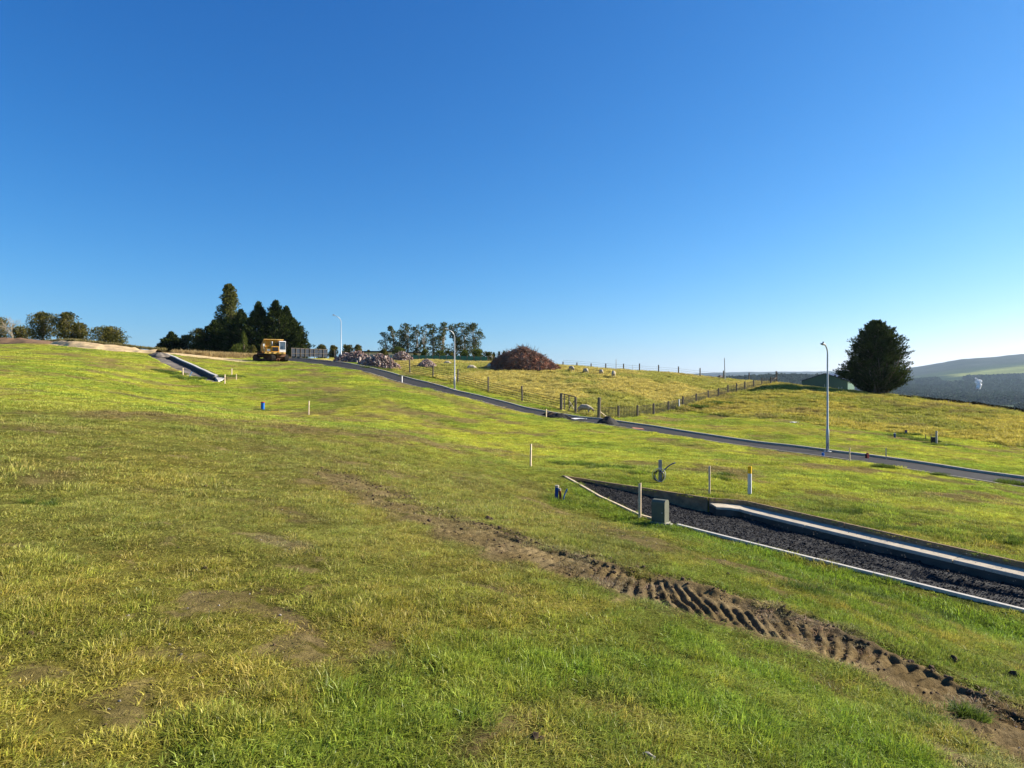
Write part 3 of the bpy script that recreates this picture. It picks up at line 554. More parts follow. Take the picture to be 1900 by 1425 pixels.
# ---------------------------------------------------------------- far land: valley and hills out to the horizon
azc = np.concatenate([np.radians(np.arange(-60, 60.01, .25)), np.radians(np.arange(65, 300, 5.))]); rc = np.exp(np.linspace(math.log(230), math.log(12000), 190))
PX = [-3000, 600, 1200, 1300, 1450, 1540, 1600, 1690, 1750, 1790, 1850, 1900, 2300, 5000]
RT = [230, 500, 1000, 1400, 1900, 2600, 3300, 4500, 5500, 7500, 12000]
ZT = {-3000: [-25, -40, -45, -40, -30, -20, -20, 0, 20, 60, 0], 600: [-25, -40, -45, -40, -30, -20, -20, 0, 20, 60, 0], 1200: [-25, -40, -45, -35, -5, -20, -20, 0, 20, 95, 0], 1300: [-20, -40, -45, -35, 2, -25, -20, 10, 40, 118, 0],
      1450: [-20, -40, -45, -30, 14, -20, -20, 20, 60, 138, 0], 1540: [-20, -38, -44, -34, 12, -10, -10, 30, 70, 146, 0], 1600: [-20, -35, -42, -36, -4, 0, 10, 62, 70, 110, 0], 1690: [-18, -32, -41, -40, -28, -2, 22, 100, 70, 60, 0],
      1750: [-18, -32, -41, -41, -32, 2, 48, 138, 90, 60, 0], 1790: [-18, -32, -41, -41, -33, 8, 60, 168, 110, 60, 0], 1850: [-18, -32, -41, -41, -34, 14, 74, 186, 120, 60, 0], 1900: [-18, -32, -41, -41, -34, 22, 86, 205, 130, 60, 0], 2300: [-18, -32, -41, -41, -30, 40, 130, 260, 180, 60, 0], 5000: [-25, -40, -45, -40, -30, 10, 60, 120, 100, 80, 0]}
tab = np.array([ZT[p] for p in PX], float)
def hills_z(az_, r_):
    az_ = (np.asarray(az_) + math.pi) % (2 * math.pi) - math.pi
    px = np.where(np.abs(az_) < 1.3, CX + F * np.tan(np.clip(az_, -1.3, 1.3)), np.sign(az_) * 5000); px = np.clip(px, -3000, 5000)
    cols = np.stack([np.interp(np.log(r_ * np.cos(np.clip(az_, -.9, .9))), np.log(RT), row) for row in tab], 0)
    idx = np.clip(np.searchsorted(PX, px) - 1, 0, len(PX) - 2); PXa = np.array(PX, float); t = (px - PXa[idx]) / (PXa[idx + 1] - PXa[idx]); k = np.arange(px.size)
    z = cols[idx, k] * (1 - t) + cols[idx + 1, k] * t
    x = r_ * np.sin(az_); y = r_ * np.cos(az_)
    return z + (fbm(x, y, 900., 91, 5) - .5) * 40 * sstep(1200, 5000, r_) + (fbm(x, y, 160., 92, 4) - .5) * 9 * sstep(700, 1500, r_)
RR2, AA2 = np.meshgrid(rc, azc, indexing='ij'); rv = RR2.ravel(); av = AA2.ravel(); hz = hills_z(av, rv); hx = rv * np.sin(av); hy = rv * np.cos(av)
n_a = len(azc); i0 = np.arange(len(rc) - 1)[:, None] * n_a; j0 = np.arange(n_a)[None]; j1 = (j0 + 1) % n_a
qd = np.stack([i0 + j0, i0 + j1, i0 + n_a + j1, i0 + n_a + j0], -1).reshape(-1, 4)
hpx = CX + F * hx / np.where(np.abs(hy) < 1, 1, hy); f1 = fbm(hx, hy, 420., 93, 4); f2 = fbm(hx, hy, 130., 94, 3); hc = np.empty((len(rv), 3))
forest = np.array((.026, .046, .026)); meadow = np.array((.17, .19, .055)); moor = np.array((.045, .052, .045)); scrub = np.array((.14, .12, .08))
wm = sstep(.50, .56, f1); base = forest[None] * (1 - wm[:, None] * .12) + meadow[None] * wm[:, None] * .12
up = sstep(3300, 3600, hy); base = base * (1 - up[:, None]) + (moor * (.7 + .6 * f2[:, None])) * up[:, None]
md = sstep(2800, 2900, hy + (f1 - .5) * 400) * (1 - sstep(3200, 3350, hy + (f1 - .5) * 300 - (hpx - 1800))) * sstep(1730, 1800, hpx + (f2 - .5) * 60) * (hy > 0); base = base * (1 - md[:, None]) + (meadow * (.8 + .5 * f2[:, None])) * md[:, None]
vl = (1 - sstep(1250, 1500, hy)) * (.3 + .7 * sstep(.42, .55, f2)); base = base * (1 - vl[:, None]) + (scrub * .5 + meadow * .5)[None] * vl[:, None]
M['hills'] = attrmat('hill_cover', 'Col', 'GEOMETRY', 0, .25, .01, nscale2=.06)
me = npmesh('hills', np.stack([hx, hy, hz], 1), qd, M['hills']); vcol(me, 'Col', base); tag(link('hills', me), kind='structure')
# ---------------------------------------------------------------- survey pegs, pipes, posts
def ztop(py, d): return EYE - (py - CY) / F * d
def peg(name, px, pb, pt, w_, label, cat, mt, group='survey pegs standing in the lawn', yellow=False, tilt=0, rz=None, depth=None):
    x, y, z = hit(px, pb); h = ztop(pt, y) - z
    m = MB(); d_ = depth or w_; rz = rnd.uniform(-.85, -.35) if rz is None else rz
    root = thing(name, label, cat, (x, y, z), rz, group) if yellow else None
    hh = h * (.74 if yellow else 1)
    m.box((0, 0, hh / 2 - .06), (w_, d_, hh + .12)); 
    if not yellow: m.v = [(a, b, c_ if c_ < hh * .9 else c_ + (.012 if a > 0 else -.01)) for a, b, c_ in m.v]
    o = m.build('post' if yellow else name, mt, root, bevel=.003)
    if yellow:
        m = MB(); m.box((0, 0, h * .87), (w_ * 1.015, d_ * 1.015, h * .26)); m.build('painted_top', M['yellow'], root, bevel=.003)
        return root
    o.location = (x, y, z); o.rotation_euler = (rnd.uniform(-.02, .02), tilt, rz); tag(o, label, cat, group); return o
T = M['timber']
peg('survey_peg', 1187, 961, 897, .055, 'tall pale timber peg at the edging just left of the grey-green pillar', 'peg', T, rz=-.35)
peg('survey_peg', 1316.5, 920, 865, .05, 'timber peg behind the left end of the concrete kerb, left of the yellow-topped post', 'peg', T)
peg('marker_post', 1391, 918, 865, .095, 'flat white marker post with a yellow top behind the kerb', 'post', mat('grey_white_paint', (.60, .60, .60), .6, .08), 'survey pegs standing in the lawn', yellow=True, rz=-.55, depth=.05)
peg('survey_peg', 984.5, 868, 824, .05, 'lone timber peg in mid lawn left of the point of the gravel bed', 'peg', T, tilt=.02)
peg('survey_peg', 573, 769.5, 744, .055, 'lone bright timber peg right of the blue pipe on the hillside', 'peg', T)
peg('survey_peg', 417, 712.5, 695, .07, 'timber peg in front of the slab at the end of the hillside kerb', 'peg', T)
peg('survey_peg', 430, 696, 684, .08, 'timber peg on the far side of the hillside kerb end', 'peg', T)
peg('survey_peg', 438.5, 704.5, 694, .06, 'short timber peg rightmost at the end of the hillside kerb', 'peg', T)
peg('survey_peg', 339.6, 696, 683, .07, 'timber peg on the left edge of the hillside gravel stub', 'peg', T)
peg('survey_peg', 746, 709, 698, .07, 'small white peg on the near edge of the asphalt road below the stone heaps', 'peg', M['white'])
peg('survey_peg', 1013.5, 774, 759, .07, 'timber peg standing among the dark heaps on the road', 'peg', T)
peg('survey_peg', 1576.5, 856, 831, .05, 'timber peg on the near edge of the road, right of the tall lamp', 'peg', T)
peg('survey_peg', 1644, 852, 831, .045, 'thin timber peg on the far side of the road, right of the small red marker', 'peg', T)
peg('survey_peg', 1717.6, 817, 806, .05, 'small grey stake in the grass left of the dark meter box', 'peg', M['oldwood'])
peg('survey_peg', 1727.6, 816, 805, .05, 'small grey stake close beside the dark meter box', 'peg', M['oldwood'])
peg('marker_post', 1737.5, 823.5, 799.7, .12, 'grey timber post beside the dark meter box below the bank', 'post', mat('grey_timber', (.33, .31, .28), .85, .15), None)
peg('marker_post', 1260, 757.5, 741, .12, 'white marker peg standing against the netting fence', 'post', M['white'], None)
for px, pb, pt, lab in [(1530, 722, 713, 'short pale post in front of the dark doorway of the green shed'), (1556, 725, 718, 'first of two short pale posts by the right part of the green shed wall'), (1562, 725.5, 718, 'second of two short pale posts by the right part of the green shed wall'),
                        (1760, 748.5, 743.5, 'short post in front of the dark hedge, left of its pair'), (1799, 753.5, 748, 'short post in front of the dark hedge, right of its pair')]:
    peg('marker_post', px, pb, pt, .10, lab, 'post', M['timber'], None)
# utility pillar with rounded top on a small base
x, y, z = hit(1225, 972); hgt = ztop(926.5, y) - z
t = thing('utility_pillar', 'grey-green rounded-top utility pillar beside the timber edging of the gravel', 'utility box', (x, y, z), math.radians(-38))
pw, pd_ = .30, .21; hh = hgt - .05; rr = .07; prof = [(-pd_ / 2, 0), (pd_ / 2, 0)] + [(pd_ / 2 - rr + rr * math.cos(a), hh - rr + rr * math.sin(a)) for a in np.linspace(0, math.pi / 2, 8)] + [(-pd_ / 2 + rr + rr * math.cos(a), hh - rr + rr * math.sin(a)) for a in np.linspace(math.pi / 2, math.pi, 8)]
m = MB(); m.prism([(a, b + .05) for a, b in prof], -pw / 2, pw / 2); m.build('cabinet', M['pillar'], t, bevel=.004)
m = MB(); m.box((0, 0, -.02), (pw + .05, pd_ + .05, .14)); m.box((pw / 2 + .07, -.02, -.02), (.09, .12, .12)); m.build('base', mat('pillar_base', (.27, .26, .21), .8, .15), t, bevel=.006)
m = MB(); m.box((0, -pd_ / 2 - .004, hh * .52), (pw * .84, .006, hh * .72)); m.build('door', M['pillar'], t, bevel=.001)
m = MB(); m.tube([(pw * .33, -pd_ / 2 - .022, hh * .55), (pw * .33, -pd_ / 2 - .004, hh * .55)], .012, 10); m.build('lock', M['galv'], t)
# blue and maroon pipe stubs
def pipe(name, px, pb, px2, pt, rad, label, mt, cap=None, wallc=None):
    x, y, z = hit(px, pb); zt = ztop(pt, y); dx = (px2 - px) / F * y
    t = thing(name, label, 'pipe', (x, y, z)); m = MB(); hv = zt - z
    m.tube([(0, 0, -.15), (dx * .5, 0, hv * .5), (dx, 0, hv)], rad, 16); m.build('tube', mt, t, smooth=False)
    if cap is not None:
        m = MB(); m.tube([(dx, 0, hv - .02), (dx, 0, hv + .035)], rad * 1.12, 16); m.build('cap', cap, t)
    return t
pipe('service_pipe', 1032, 928, 1033.5, 903, .045, 'thick dark blue pipe stub with a pale cap, left of the gravel bed', M['navy'] if False else mat('deep_blue_pipe', (.012, .06, .26), .4, .2), M['concrete'])
pipe('service_pipe', 1040.5, 929, 1038.5, 909, .030, 'short maroon pipe stub between two blue pipes', M['maroon'], M['concrete'])
pipe('service_pipe', 1042, 929, 1052.5, 907, .017, 'thin blue pipe leaning to the right beside the maroon stub', mat('mid_blue_pipe', (.02, .12, .34), .4, .2))
pipe('service_pipe', 487.2, 761.5, 487.6, 746.5, .105, 'bright blue pipe stub with a red rim on the hillside', M['blue'], M['red'])
pipe('service_pipe', 350, 700, 356, 690.5, .035, 'light blue pipe leaning over the hillside gravel stub', mat('light_blue_pipe', (.15, .35, .6), .5, .1))
pipe('service_pipe', 1660.5, 812, 1660, 804.5, .07, 'left of two dark service pipe stubs in the grass below the bank', M['navy'], M['galv'])
pipe('service_pipe', 1681, 805.5, 1681, 798.5, .09, 'right of two dark service pipe stubs, with a reddish top, below the bank', M['navy'], M['maroon'])
pipe('service_pipe', 1527, 846, 1527, 840, .06, 'short blue pipe at the road edge just left of the tall lamp', M['blue'])
# electricity service board with a coil of cable and a blue conduit
x, y, z = hit(1224, 893.5); h_ = ztop(853, y) - z
t = thing('service_board', 'grey timber board in the lawn with a cable coil hung on it', 'post', (x, y, z), -.2)
m = MB(); m.box((.015, 0, h_ / 2 - .05), (.10, .025, h_ + .1)); o = m.build('board', mat('silvered_timber', (.30, .29, .27), .8, .2), t, bevel=.002); 
t2 = thing('cable_coil', 'coil of dark cable leaning on the grey service board', 'cable coil', (x - .03, y - .05, z), -.2)
for k in range(7):
    m = MB(); R_ = .165 + rnd.uniform(-.02, .02); cx_ = rnd.uniform(-.05, .05); sq = rnd.uniform(.75, 1.0); tl = rnd.uniform(-.08, .08)
    m.tube([(cx_ + R_ * sq * math.cos(a), tl * math.sin(a) - .01 * k, .02 + R_ * 1.0 + R_ * math.sin(a)) for a in np.linspace(0, 2 * math.pi, 33)], .007, 6, cap=False); m.build('cable_loop', M['dark'] if k % 3 else M['galv'], t2, smooth=True)
m = MB(); m.tube([(.10 + .36 * u, .01, .27 + .26 * u + .05 * math.sin(u * 3)) for u in np.linspace(0, 1, 9)], .016, 10); o = m.build('conduit', M['navy'], None, smooth=True, loc=(x - .03, y - .05, z)); tag(o, 'dark blue conduit sticking up to the right from the cable coil', 'conduit')
# small things beyond the road
x, y, z = hit(1733.5, 822); m = MB(); m.box((0, 0, .17), (.34, .28, .44)); m.box((0, 0, .405), (.38, .32, .03)); tag(m.build('meter_box', M['dark'], bevel=.01, loc=(x, y, z)), 'low dark meter box at the foot of the grey post', 'box')
x, y, z = hit(1609, 849); m = MB(); m.box((0, 0, .06), (.15, .13, .24)); m.box((.02, 0, .21), (.09, .08, .06)); tag(m.build('hydrant_marker', M['maroon'], bevel=.004, loc=(x, y, z), rz=.4), 'small dark red marker block in the grass beyond the road', 'marker')
x, y, z = hit(1484, 786); 
for (px, py, s_c, lab) in [(1473, 784.5, .5, 'flat white scrap lying on the grass above the road'), (1194, 765.5, .45, 'white rag lying behind the netting fence'), (1071, 778.5, .8, 'white plastic sheet scrap beside the dug-out road')]:
    x, y, z = hit(px, py); m = MB(); ng = 7
    for i in range(ng):
        for j in range(ng): m.v.append(((i / (ng - 1) - .5) * s_c * 1.6, (j / (ng - 1) - .5) * s_c, .04 + .09 * rnd.random() * s_c))
    for i in range(ng - 1):
        for j in range(ng - 1): m.f.append((i * ng + j, (i + 1) * ng + j, (i + 1) * ng + j + 1, i * ng + j + 1)); m.m.append(0)
    tag(m.build('plastic_scrap', M['white'], loc=(x, y, z), rz=rnd.uniform(-1, 1), smooth=True), lab, 'scrap')
# ---------------------------------------------------------------- street lamps
def lamp(px, pb, pt, adir, label, alen=1.0, bare=False):
    x, y, z = hit(px, pb) if pb > 700 else (lambda q: (q[0], q[1], q[2]))(hit(px, pb)); h = ztop(pt, y) - z
    t = thing('street_lamp', label, 'street lamp', (x, y, z), math.atan2(adir[1], adir[0]), 'galvanised street lamps along the road')
    R_ = .75 if alen > .6 else .5; top = h - .12; m = MB(); path = [(0, 0, -.1), (0, 0, 1.2), (0, 0, 1.25), (0, 0, top - R_)]; rad = [.085, .08, .056, .042]
    for a in np.linspace(.15, 1.15, 8): path.append((R_ * (1 - math.cos(a)), 0, top - R_ + R_ * math.sin(a))); rad.append(.036)
    ex = path[-1]; dr = Vector((math.sin(1.15), 0, math.cos(1.15))); e2 = Vector(ex) + dr * max(.1, alen - ex[0]); path.append(tuple(e2)); rad.append(.028)
    m.tube(path, rad, 12); m.build('pole', M['galv'], t, smooth=True)
    m = MB(); m.box((0, 0, .01), (.36, .36, .03)); m.build('base_plate', M['galv'], t, bevel=.004)
    m = MB(); m.box((.088, 0, .65), (.02, .085, .42)); m.build('access_door', M['galv'], t, bevel=.003)
    Rm = Matrix.Rotation(-.12, 3, 'Y'); m = MB(); m.box(tuple(e2 + Vector((.17, 0, .02))), (.42, .19, .065), Rm, taper=.75); hd = m.build('lamp_head', mat('lamp_head_grey', (.22, .23, .24), .5, .1) if 'dark_head' not in bpy.data.materials else M['galv'], t, bevel=.012)
    m = MB(); m.box(tuple(e2 + Vector((.20, 0, -.022))), (.28, .14, .02), Rm); g = m.build('lens', M['glass'], hd, bevel=.003)
    m = MB(); m.tube([tuple(e2 + Vector((.18, 0, .05))), tuple(e2 + Vector((.18, 0, .15)))], .04, 10); m.build('photocell', M['dark'], hd)
    return t
lamp(1535.5, 838, 636, (-.72, -.69), 'nearest tall galvanised street lamp, at the right beyond the road', .42)
lamp(843.5, 722.5, 611, (-.80, -.60), 'middle street lamp, in front of the gum trees and paddock fence', .85)
lamp(633, 670.5, 586.5, (-.75, -.66), 'farthest street lamp, at the top of the road beside the stone heaps', 1.0)
# ---------------------------------------------------------------- fences
def fence(name, label, pts, px_top, wires, wire_top, thick, extra=None, label_part=None):
    P0 = [hit(a, b) for a, b in pts]; t = thing(name, label, 'fence', P0[0])
    o0 = Vector(P0[0]); tops = []
    for (p, pt, th) in zip(P0, px_top, thick):
        h = ztop(pt, p[1]) - p[2]; m = MB(); a = [(0, 0, -.2), (0, 0, h - .02), (0, 0, h)]
        lean = (rnd.uniform(-.03, .03), rnd.uniform(-.03, .03)); m.tube([(lean[0] * q[2], lean[1] * q[2], q[2]) for q in a], [th, th, th * .8], 8)
        o = m.build('post', M['oldwood'], t); o.location = Vector(p) - o0; tops.append(h)
    for k in range(wires):
        m = MB(); f = (k + .5) / wires; path = []
        for i in range(len(P0) - 1):
            for u in (0, .5): 
                q = Vector(P0[i]).lerp(Vector(P0[i + 1]), u); g = gz(q.x, q.y) if u else q.z; path.append((q.x - o0.x, q.y - o0.y, g - o0.z + wire_top * f))
        q = P0[-1]; path.append((q[0] - o0.x, q[1] - o0.y, q[2] - o0.z + wire_top * f)); m.tube(path, .021, 3, cap=False); m.build('wire', M['wire'], t)
    return t, P0, o0
fa_top = [649, 651, 655, 658.5, 667, 676.5, 685, 698.5, 716, 729.5, 738, 737.5]
tA, PA, oA = fence('paddock_fence', 'post and wire fence along the far side of the road up to the paddock gate', FENCE_A[:10], fa_top[:10], 5, 1.1, [.08] * 9 + [.13])
fb_top = [737.5, 752.7, 751.7, 748.2, 744.2, 735.2, 730, 724.2, 720.3, 714, 711, 708, 704.8, 701, 699, 688.7]
tB, PB, oB = fence('netting_fence', 'close wire netting fence with grey posts climbing from the corner post to the skyline', FENCE_B, fb_top, 9, .95, [.14] + [.095] * 14 + [.14])
# upright stays of the netting
m = MB()
for i in range(len(PB) - 1):
    a = Vector(PB[i]); b = Vector(PB[i + 1]); L_ = (b - a).length; n_ = int(L_ / .4)
    for k in range(1, n_):
        q = a.lerp(b, k / n_); g = gz(q.x, q.y); m.tube([(q.x - oB[0], q.y - oB[1], g - oB[2] + .05), (q.x - oB[0], q.y - oB[1], g - oB[2] + .9)], .013, 3, cap=False)
o = m.build('wire_stay', M['wire'], tB); tag(o, kind='stuff')
# timber stays at the corner posts
def stay(par, org, px1, py1, px2, py2, dd=.2):
    a = hit(px2, py2); q = hit(px1, 776 if px1 < 1300 else 711); h = ztop(py1, q[1]); m = MB(); m.tube([(q[0] - org[0], q[1] - org[1], h - org[2]), (a[0] - org[0], a[1] - org[1], a[2] - org[2])], .06, 8); m.build('stay', M['timber'] if px1 < 1300 else M['oldwood'], par)
stay(tB, oB, 1113, 764, 1128, 776); stay(tB, oB, 1440, 701, 1423, 713.5)
# gate between the road fence and the corner
gA, gM, gB_ = PA[9], hit(1068, 768), hit(1111, 776)
t = thing('farm_gate', 'wire and rail farm gate with a diagonal brace between the grey gateposts', 'gate', gA)
def rel(p, h=0): return (p[0] - gA[0], p[1] - gA[1], p[2] - gA[2] + h)
lerp = lambda a, b, u: tuple(a[i] + (b[i] - a[i]) * u for i in range(3))
m = MB(); m.tube([rel(gM, -.2), rel(gM, ztop(736.8, gM[1]) - gM[2])], .11, 8); m.build('post', M['oldwood'], t)
for u in (.22, .55): q = lerp(gA, gM, u); m = MB(); m.tube([rel(q, .12), rel(q, 1.45)], .05, 8); m.build('upright', M['oldwood'], t)
for h in (1.5,): m = MB(); m.tube([rel(gA, h), rel(gM, h)], .045, 8); m.build('top_rail', M['oldwood'], t)
q = lerp(gA, gM, .55); m = MB(); m.tube([rel(q, .35), rel(gM, 1.3)], .04, 8); m.build('brace', M['oldwood'], t); m = MB(); m.tube([rel(q, 1.0), rel(gM, .2)], .04, 8); m.build('brace', M['timber'], t)
for k in range(6):
    h = .18 + .22 * k; m = MB(); m.tube([rel(gA, h), rel(gM, h), rel(gB_, h)], .009, 4); m.build('wire', M['wire'], t)
# posts and poles on the skyline of the paddock
sky_posts = [(1044.7, 682, 671), (1070.5, 684, 672.5), (1096.8, 686, 674.3), (1124, 688, 674.5), (1157, 690.5, 674.8), (1186.6, 693, 674.5), (1222, 696, 677), (1259, 699, 680), (1299, 701, 683), (1342.4, 704, 687.7), (1390, 706, 691.5)]
d0 = 111; pts = []; t = None
for px, pb, pt in sky_posts:
    x = (px - CX) / F * d0; pts.append((x, d0, gz(x, d0)))
t = thing('skyline_fence', 'line of small posts standing on the skyline of the paddock', 'fence', pts[0]); o0 = Vector(pts[0])
for p, (px, pb, pt) in zip(pts, sky_posts):
    m = MB(); h = ztop(pt, d0) - p[2]; m.tube([(0, 0, -.2), (0, 0, h)], .10, 8); o = m.build('post', M['oldwood'], t); o.location = Vector(p) - o0
for k in range(3):
    m = MB(); m.tube([tuple(Vector(p) - o0 + Vector((0, 0, .35 + .3 * k))) for p in pts], .012, 3, cap=False); m.build('wire', M['wire'], t)
for px, pb, pt, rad, ln, lab in [(1345.5, 701, 664, .09, -.035, 'tall slim pole leaning slightly on the skyline'), (1143, 686, 666.5, .06, .01, 'slim pole standing taller than the skyline fence posts'), (1173.6, 687, 677, .035, 0, 'thin rod between two skyline fence posts')]:
    d_ = 107; x = (px - CX) / F * d_; z = gz(x, d_); h = ztop(pt, d_) - z; m = MB(); m.tube([(0, 0, -.2), (ln * h, 0, h)], [rad, rad * .7], 8); tag(m.build('skyline_pole', M['galv'], loc=(x, d_, z)), lab, 'pole')
# ---------------------------------------------------------------- sheep
def make_sheep_mesh():
    V_ = []; E_ = []; R_ = []
    def node(p, r, par=None):
        V_.append(p); R_.append(r); i = len(V_) - 1
        if par is not None: E_.append((par, i))
        return i
    a = node((0, 0, .58), (.24, .26)); b = node((.26, 0, .60), (.25, .27), a); c_ = node((.46, 0, .57), (.20, .21), b); d = node((-.26, 0, .60), (.27, .27), a); e = node((-.46, 0, .57), (.20, .20), d); tl = node((-.58, 0, .50), (.05, .05), e)
    n_ = node((.60, 0, .54), (.12, .12), c_); hd = node((.74, 0, .42), (.09, .10), n_); mz = node((.82, 0, .24), (.055, .06), hd)
    for s in (-1, 1):
        f1_ = node((.40, s * .13, .36), (.07, .07), c_); f2_ = node((.40, s * .13, .18), (.035, .035), f1_); node((.42, s * .13, .01), (.033, .033), f2_)
        f1_ = node((-.40, s * .14, .38), (.09, .09), e); f2_ = node((-.46, s * .14, .19), (.038, .038), f1_); node((-.42, s * .14, .01), (.033, .033), f2_)
    me = bpy.data.meshes.new('sheep_frame'); me.from_pydata(V_, E_, []); o = bpy.data.objects.new('sheep_frame', me); COL.objects.link(o)
    sm = o.modifiers.new('skin', 'SKIN'); sv = me.skin_vertices[0].data
    for i, r in enumerate(R_): sv[i].radius = r
    sv[0].use_root = True; o.modifiers.new('sub', 'SUBSURF').levels = 1; o.modifiers['sub'].render_levels = 1
    dg = bpy.context.evaluated_depsgraph_get(); me2 = bpy.data.meshes.new_from_object(o.evaluated_get(dg)); bpy.data.objects.remove(o); bpy.data.meshes.remove(me)
    me2.name = 'sheep'; me2.materials.clear(); me2.materials.append(M['wool']); me2.materials.append(M['face'])
    for p in me2.polygons:
        c2 = p.center; p.material_index = 1 if (c2.x > .68 and c2.z < .5) or c2.z < .17 else 0; p.use_smooth = True
    for v in me2.vertices:
        if v.co.z > .3 and v.co.x < .62: v.co += v.normal * rnd.uniform(-.018, .022)
    return me2
sme = make_sheep_mesh()
SH = [(1084, 768.5, -.3, 1.05, 'white sheep grazing side-on just behind the farm gate'), (1060, 690, -1.2, 1., 'sheep nearest the right end of the brush pile, leftmost of four in a row'), (1086.5, 694.5, 1.9, 1., 'second sheep right of the brush pile, casting a shadow'),
      (1115.5, 696, 1.7, .95, 'third sheep in the row right of the brush pile'), (1138.5, 701, 1.4, 1.12, 'fourth and largest sheep in the row right of the brush pile'), (907.5, 686, 1.6, 1.05, 'sheep seen end-on at the left edge of the brush pile'),
      (874, 685.5, .3, 1.0, 'sheep lying side-on left of the brush pile, right of the lamp pole'), (829.5, 676, .2, .85, 'distant sheep in front of the shrubs, left of the middle lamp')]
for i, (px, pb, rz, sc_, lab) in enumerate(SH):
    x, y, z = hit(px, pb); o = link('sheep', sme); o.location = (x, y, z - (.0 if i < 6 else .22)); o.rotation_euler = (0, 0, rz - (math.pi if i == 0 else 0) * 0); o.scale = (sc_,) * 3; tag(o, lab, 'sheep', 'sheep grazing in the paddock')
    for s in (-1, 1):
        m = MB(); m.add([(.70, s * .07, .47), (.66, s * .19, .44), (.73, s * .17, .40), (.72, s * .07, .42)], [(0, 1, 2, 3)]); m.add([(.71, s * .07, .45), (.67, s * .19, .42), (.74, s * .17, .38), (.73, s * .07, .40)], [(3, 2, 1, 0)]); m.build('ear', M['face'], o)
# ---------------------------------------------------------------- crawler dump truck
x, y, z = hit(503, 671.5); hd_ = math.radians(-62)
D = thing('crawler_dump_truck', 'orange and white tracked dump truck parked on the crest in front of the dark conifers', 'dump truck', (x - .25, y + 1.2, gz(x - .25, y + 1.2) + .0), hd_)
D.scale = (.93, .93, .93)
# local frame: +x forward, +y the vehicle's left, z up; the cab stands on its left
for s in (-1, 1):
    m = MB(); L_, Rr, wd = 1.75, .48, .62; yy = s * 1.05; pr = [(L_ + Rr * math.cos(a), .5 + Rr * math.sin(a)) for a in np.linspace(-math.pi / 2, math.pi / 2, 10)] + [(-L_ + Rr * 1.05 * math.cos(a), .5 + Rr * math.sin(a)) for a in np.linspace(math.pi / 2, 3 * math.pi / 2, 10)]
    inn = [(L_ + (Rr - .07) * math.cos(a), .5 + (Rr - .07) * math.sin(a)) for a in np.linspace(-math.pi / 2, math.pi / 2, 10)] + [(-L_ + (Rr - .07) * math.cos(a), .5 + (Rr - .07) * math.sin(a)) for a in np.linspace(math.pi / 2, 3 * math.pi / 2, 10)]
    n_ = len(pr); b = []
    for k, pf in enumerate((pr, inn)):
        for yv in (yy - wd / 2, yy + wd / 2): b.append([(a, yv, c_) for a, c_ in pf])
    vs = b[0] + b[1] + b[2] + b[3]; fs = []
    for k in range(n_):
        k2 = (k + 1) % n_; fs += [(k, k2, n_ + k2, n_ + k), (2 * n_ + k, 3 * n_ + k, 3 * n_ + k2, 2 * n_ + k2), (k, 2 * n_ + k, 2 * n_ + k2, k2), (n_ + k, n_ + k2, 3 * n_ + k2, 3 * n_ + k)]
    m.add(vs, fs); tot = 2 * 2 * L_ + 2 * math.pi * Rr
    for k in range(44):
        u = k / 44 * tot
        if u < 2 * L_: p, a = (-L_ + u, .5 + Rr), 0
        elif u < 2 * L_ + math.pi * Rr: a = -(u - 2 * L_) / Rr; p = (L_ + Rr * math.sin(-a), .5 + Rr * math.cos(a))
        elif u < 4 * L_ + math.pi * Rr: p, a = (L_ - (u - 2 * L_ - math.pi * Rr), .5 - Rr), 0
        else: a = -(u - 4 * L_ - math.pi * Rr) / Rr; p = (-L_ - Rr * math.sin(-a), .5 - Rr * math.cos(a))
        m.box((p[0], yy, p[1]), (.07, wd, .07), Matrix.Rotation(-a, 3, 'Y'))
    tr = m.build('track', M['rubber'], D); tr.rotation_euler = (0, 0, math.radians(26)); tr.location = (0, -.22, 0)
    for xx, r_ in [(-1.75, .40), (1.75, .40)] + [(-1.15 + .57 * i, .19) for i in range(5)]:
        m = MB(); zc = .5 if r_ > .3 else .24; m.tube([(xx, yy - .25, zc), (xx, yy + .25, zc)], r_, 18); m.tube([(xx, yy - .29, zc), (xx, yy + .29, zc)], r_ * .4, 12); m.build('roller', M['rust'], tr)
m = MB(); m.box((0, 0, .82), (4.1, 1.45, .42)); m.box((.2, 0, .55), (3.2, 1.0, .4)); ch_ = m.build('chassis', M['rust'], D, bevel=.02); ch_.rotation_euler = (0, 0, math.radians(26))
m = MB(); m.box((-.9, -.95, 1.10), (1.9, .6, .16)); m.box((-1.6, -.95, 1.3), (.3, .5, .3)); dk_ = m.build('rear_deck', M['rust'], D, bevel=.01); dk_.rotation_euler = (0, 0, math.radians(26))
m = MB(); m.box((2.2, 0, 1.12), (.45, 2.72, .26)); m.box((2.0, -.98, 1.06), (.9, .7, .12)); m.box((2.0, .98, 1.06), (.9, .7, .12)); bum = m.build('bumper', M['orange2'], D, bevel=.02)
for yy in (-.95, -.35, .35, .95): m = MB(); m.box((2.44, yy, 1.12), (.03, .28, .13)); m.build('headlight', M['dark'], bum, bevel=.005)
m = MB(); m.box((1.62, .02, 1.62), (1.35, 1.0, .85)); m.box((1.55, -.82, 1.50), (1.2, .62, .62)); m.box((1.3, -.55, 2.02), (.8, .7, .2)); hood = m.build('engine_hood', M['orange'], D, bevel=.04)
m = MB()
m.box((2.31, .05, 1.64), (.03, .78, .56)); 
for k in range(6): m.box((2.335, .05, 1.42 + .09 * k), (.02, .74, .025))
m.build('grille', M['grille'], hood)
m = MB(); m.box((2.16, -.82, 1.50), (.03, .40, .30)); m.build('side_panel', M['white'], hood, bevel=.004)
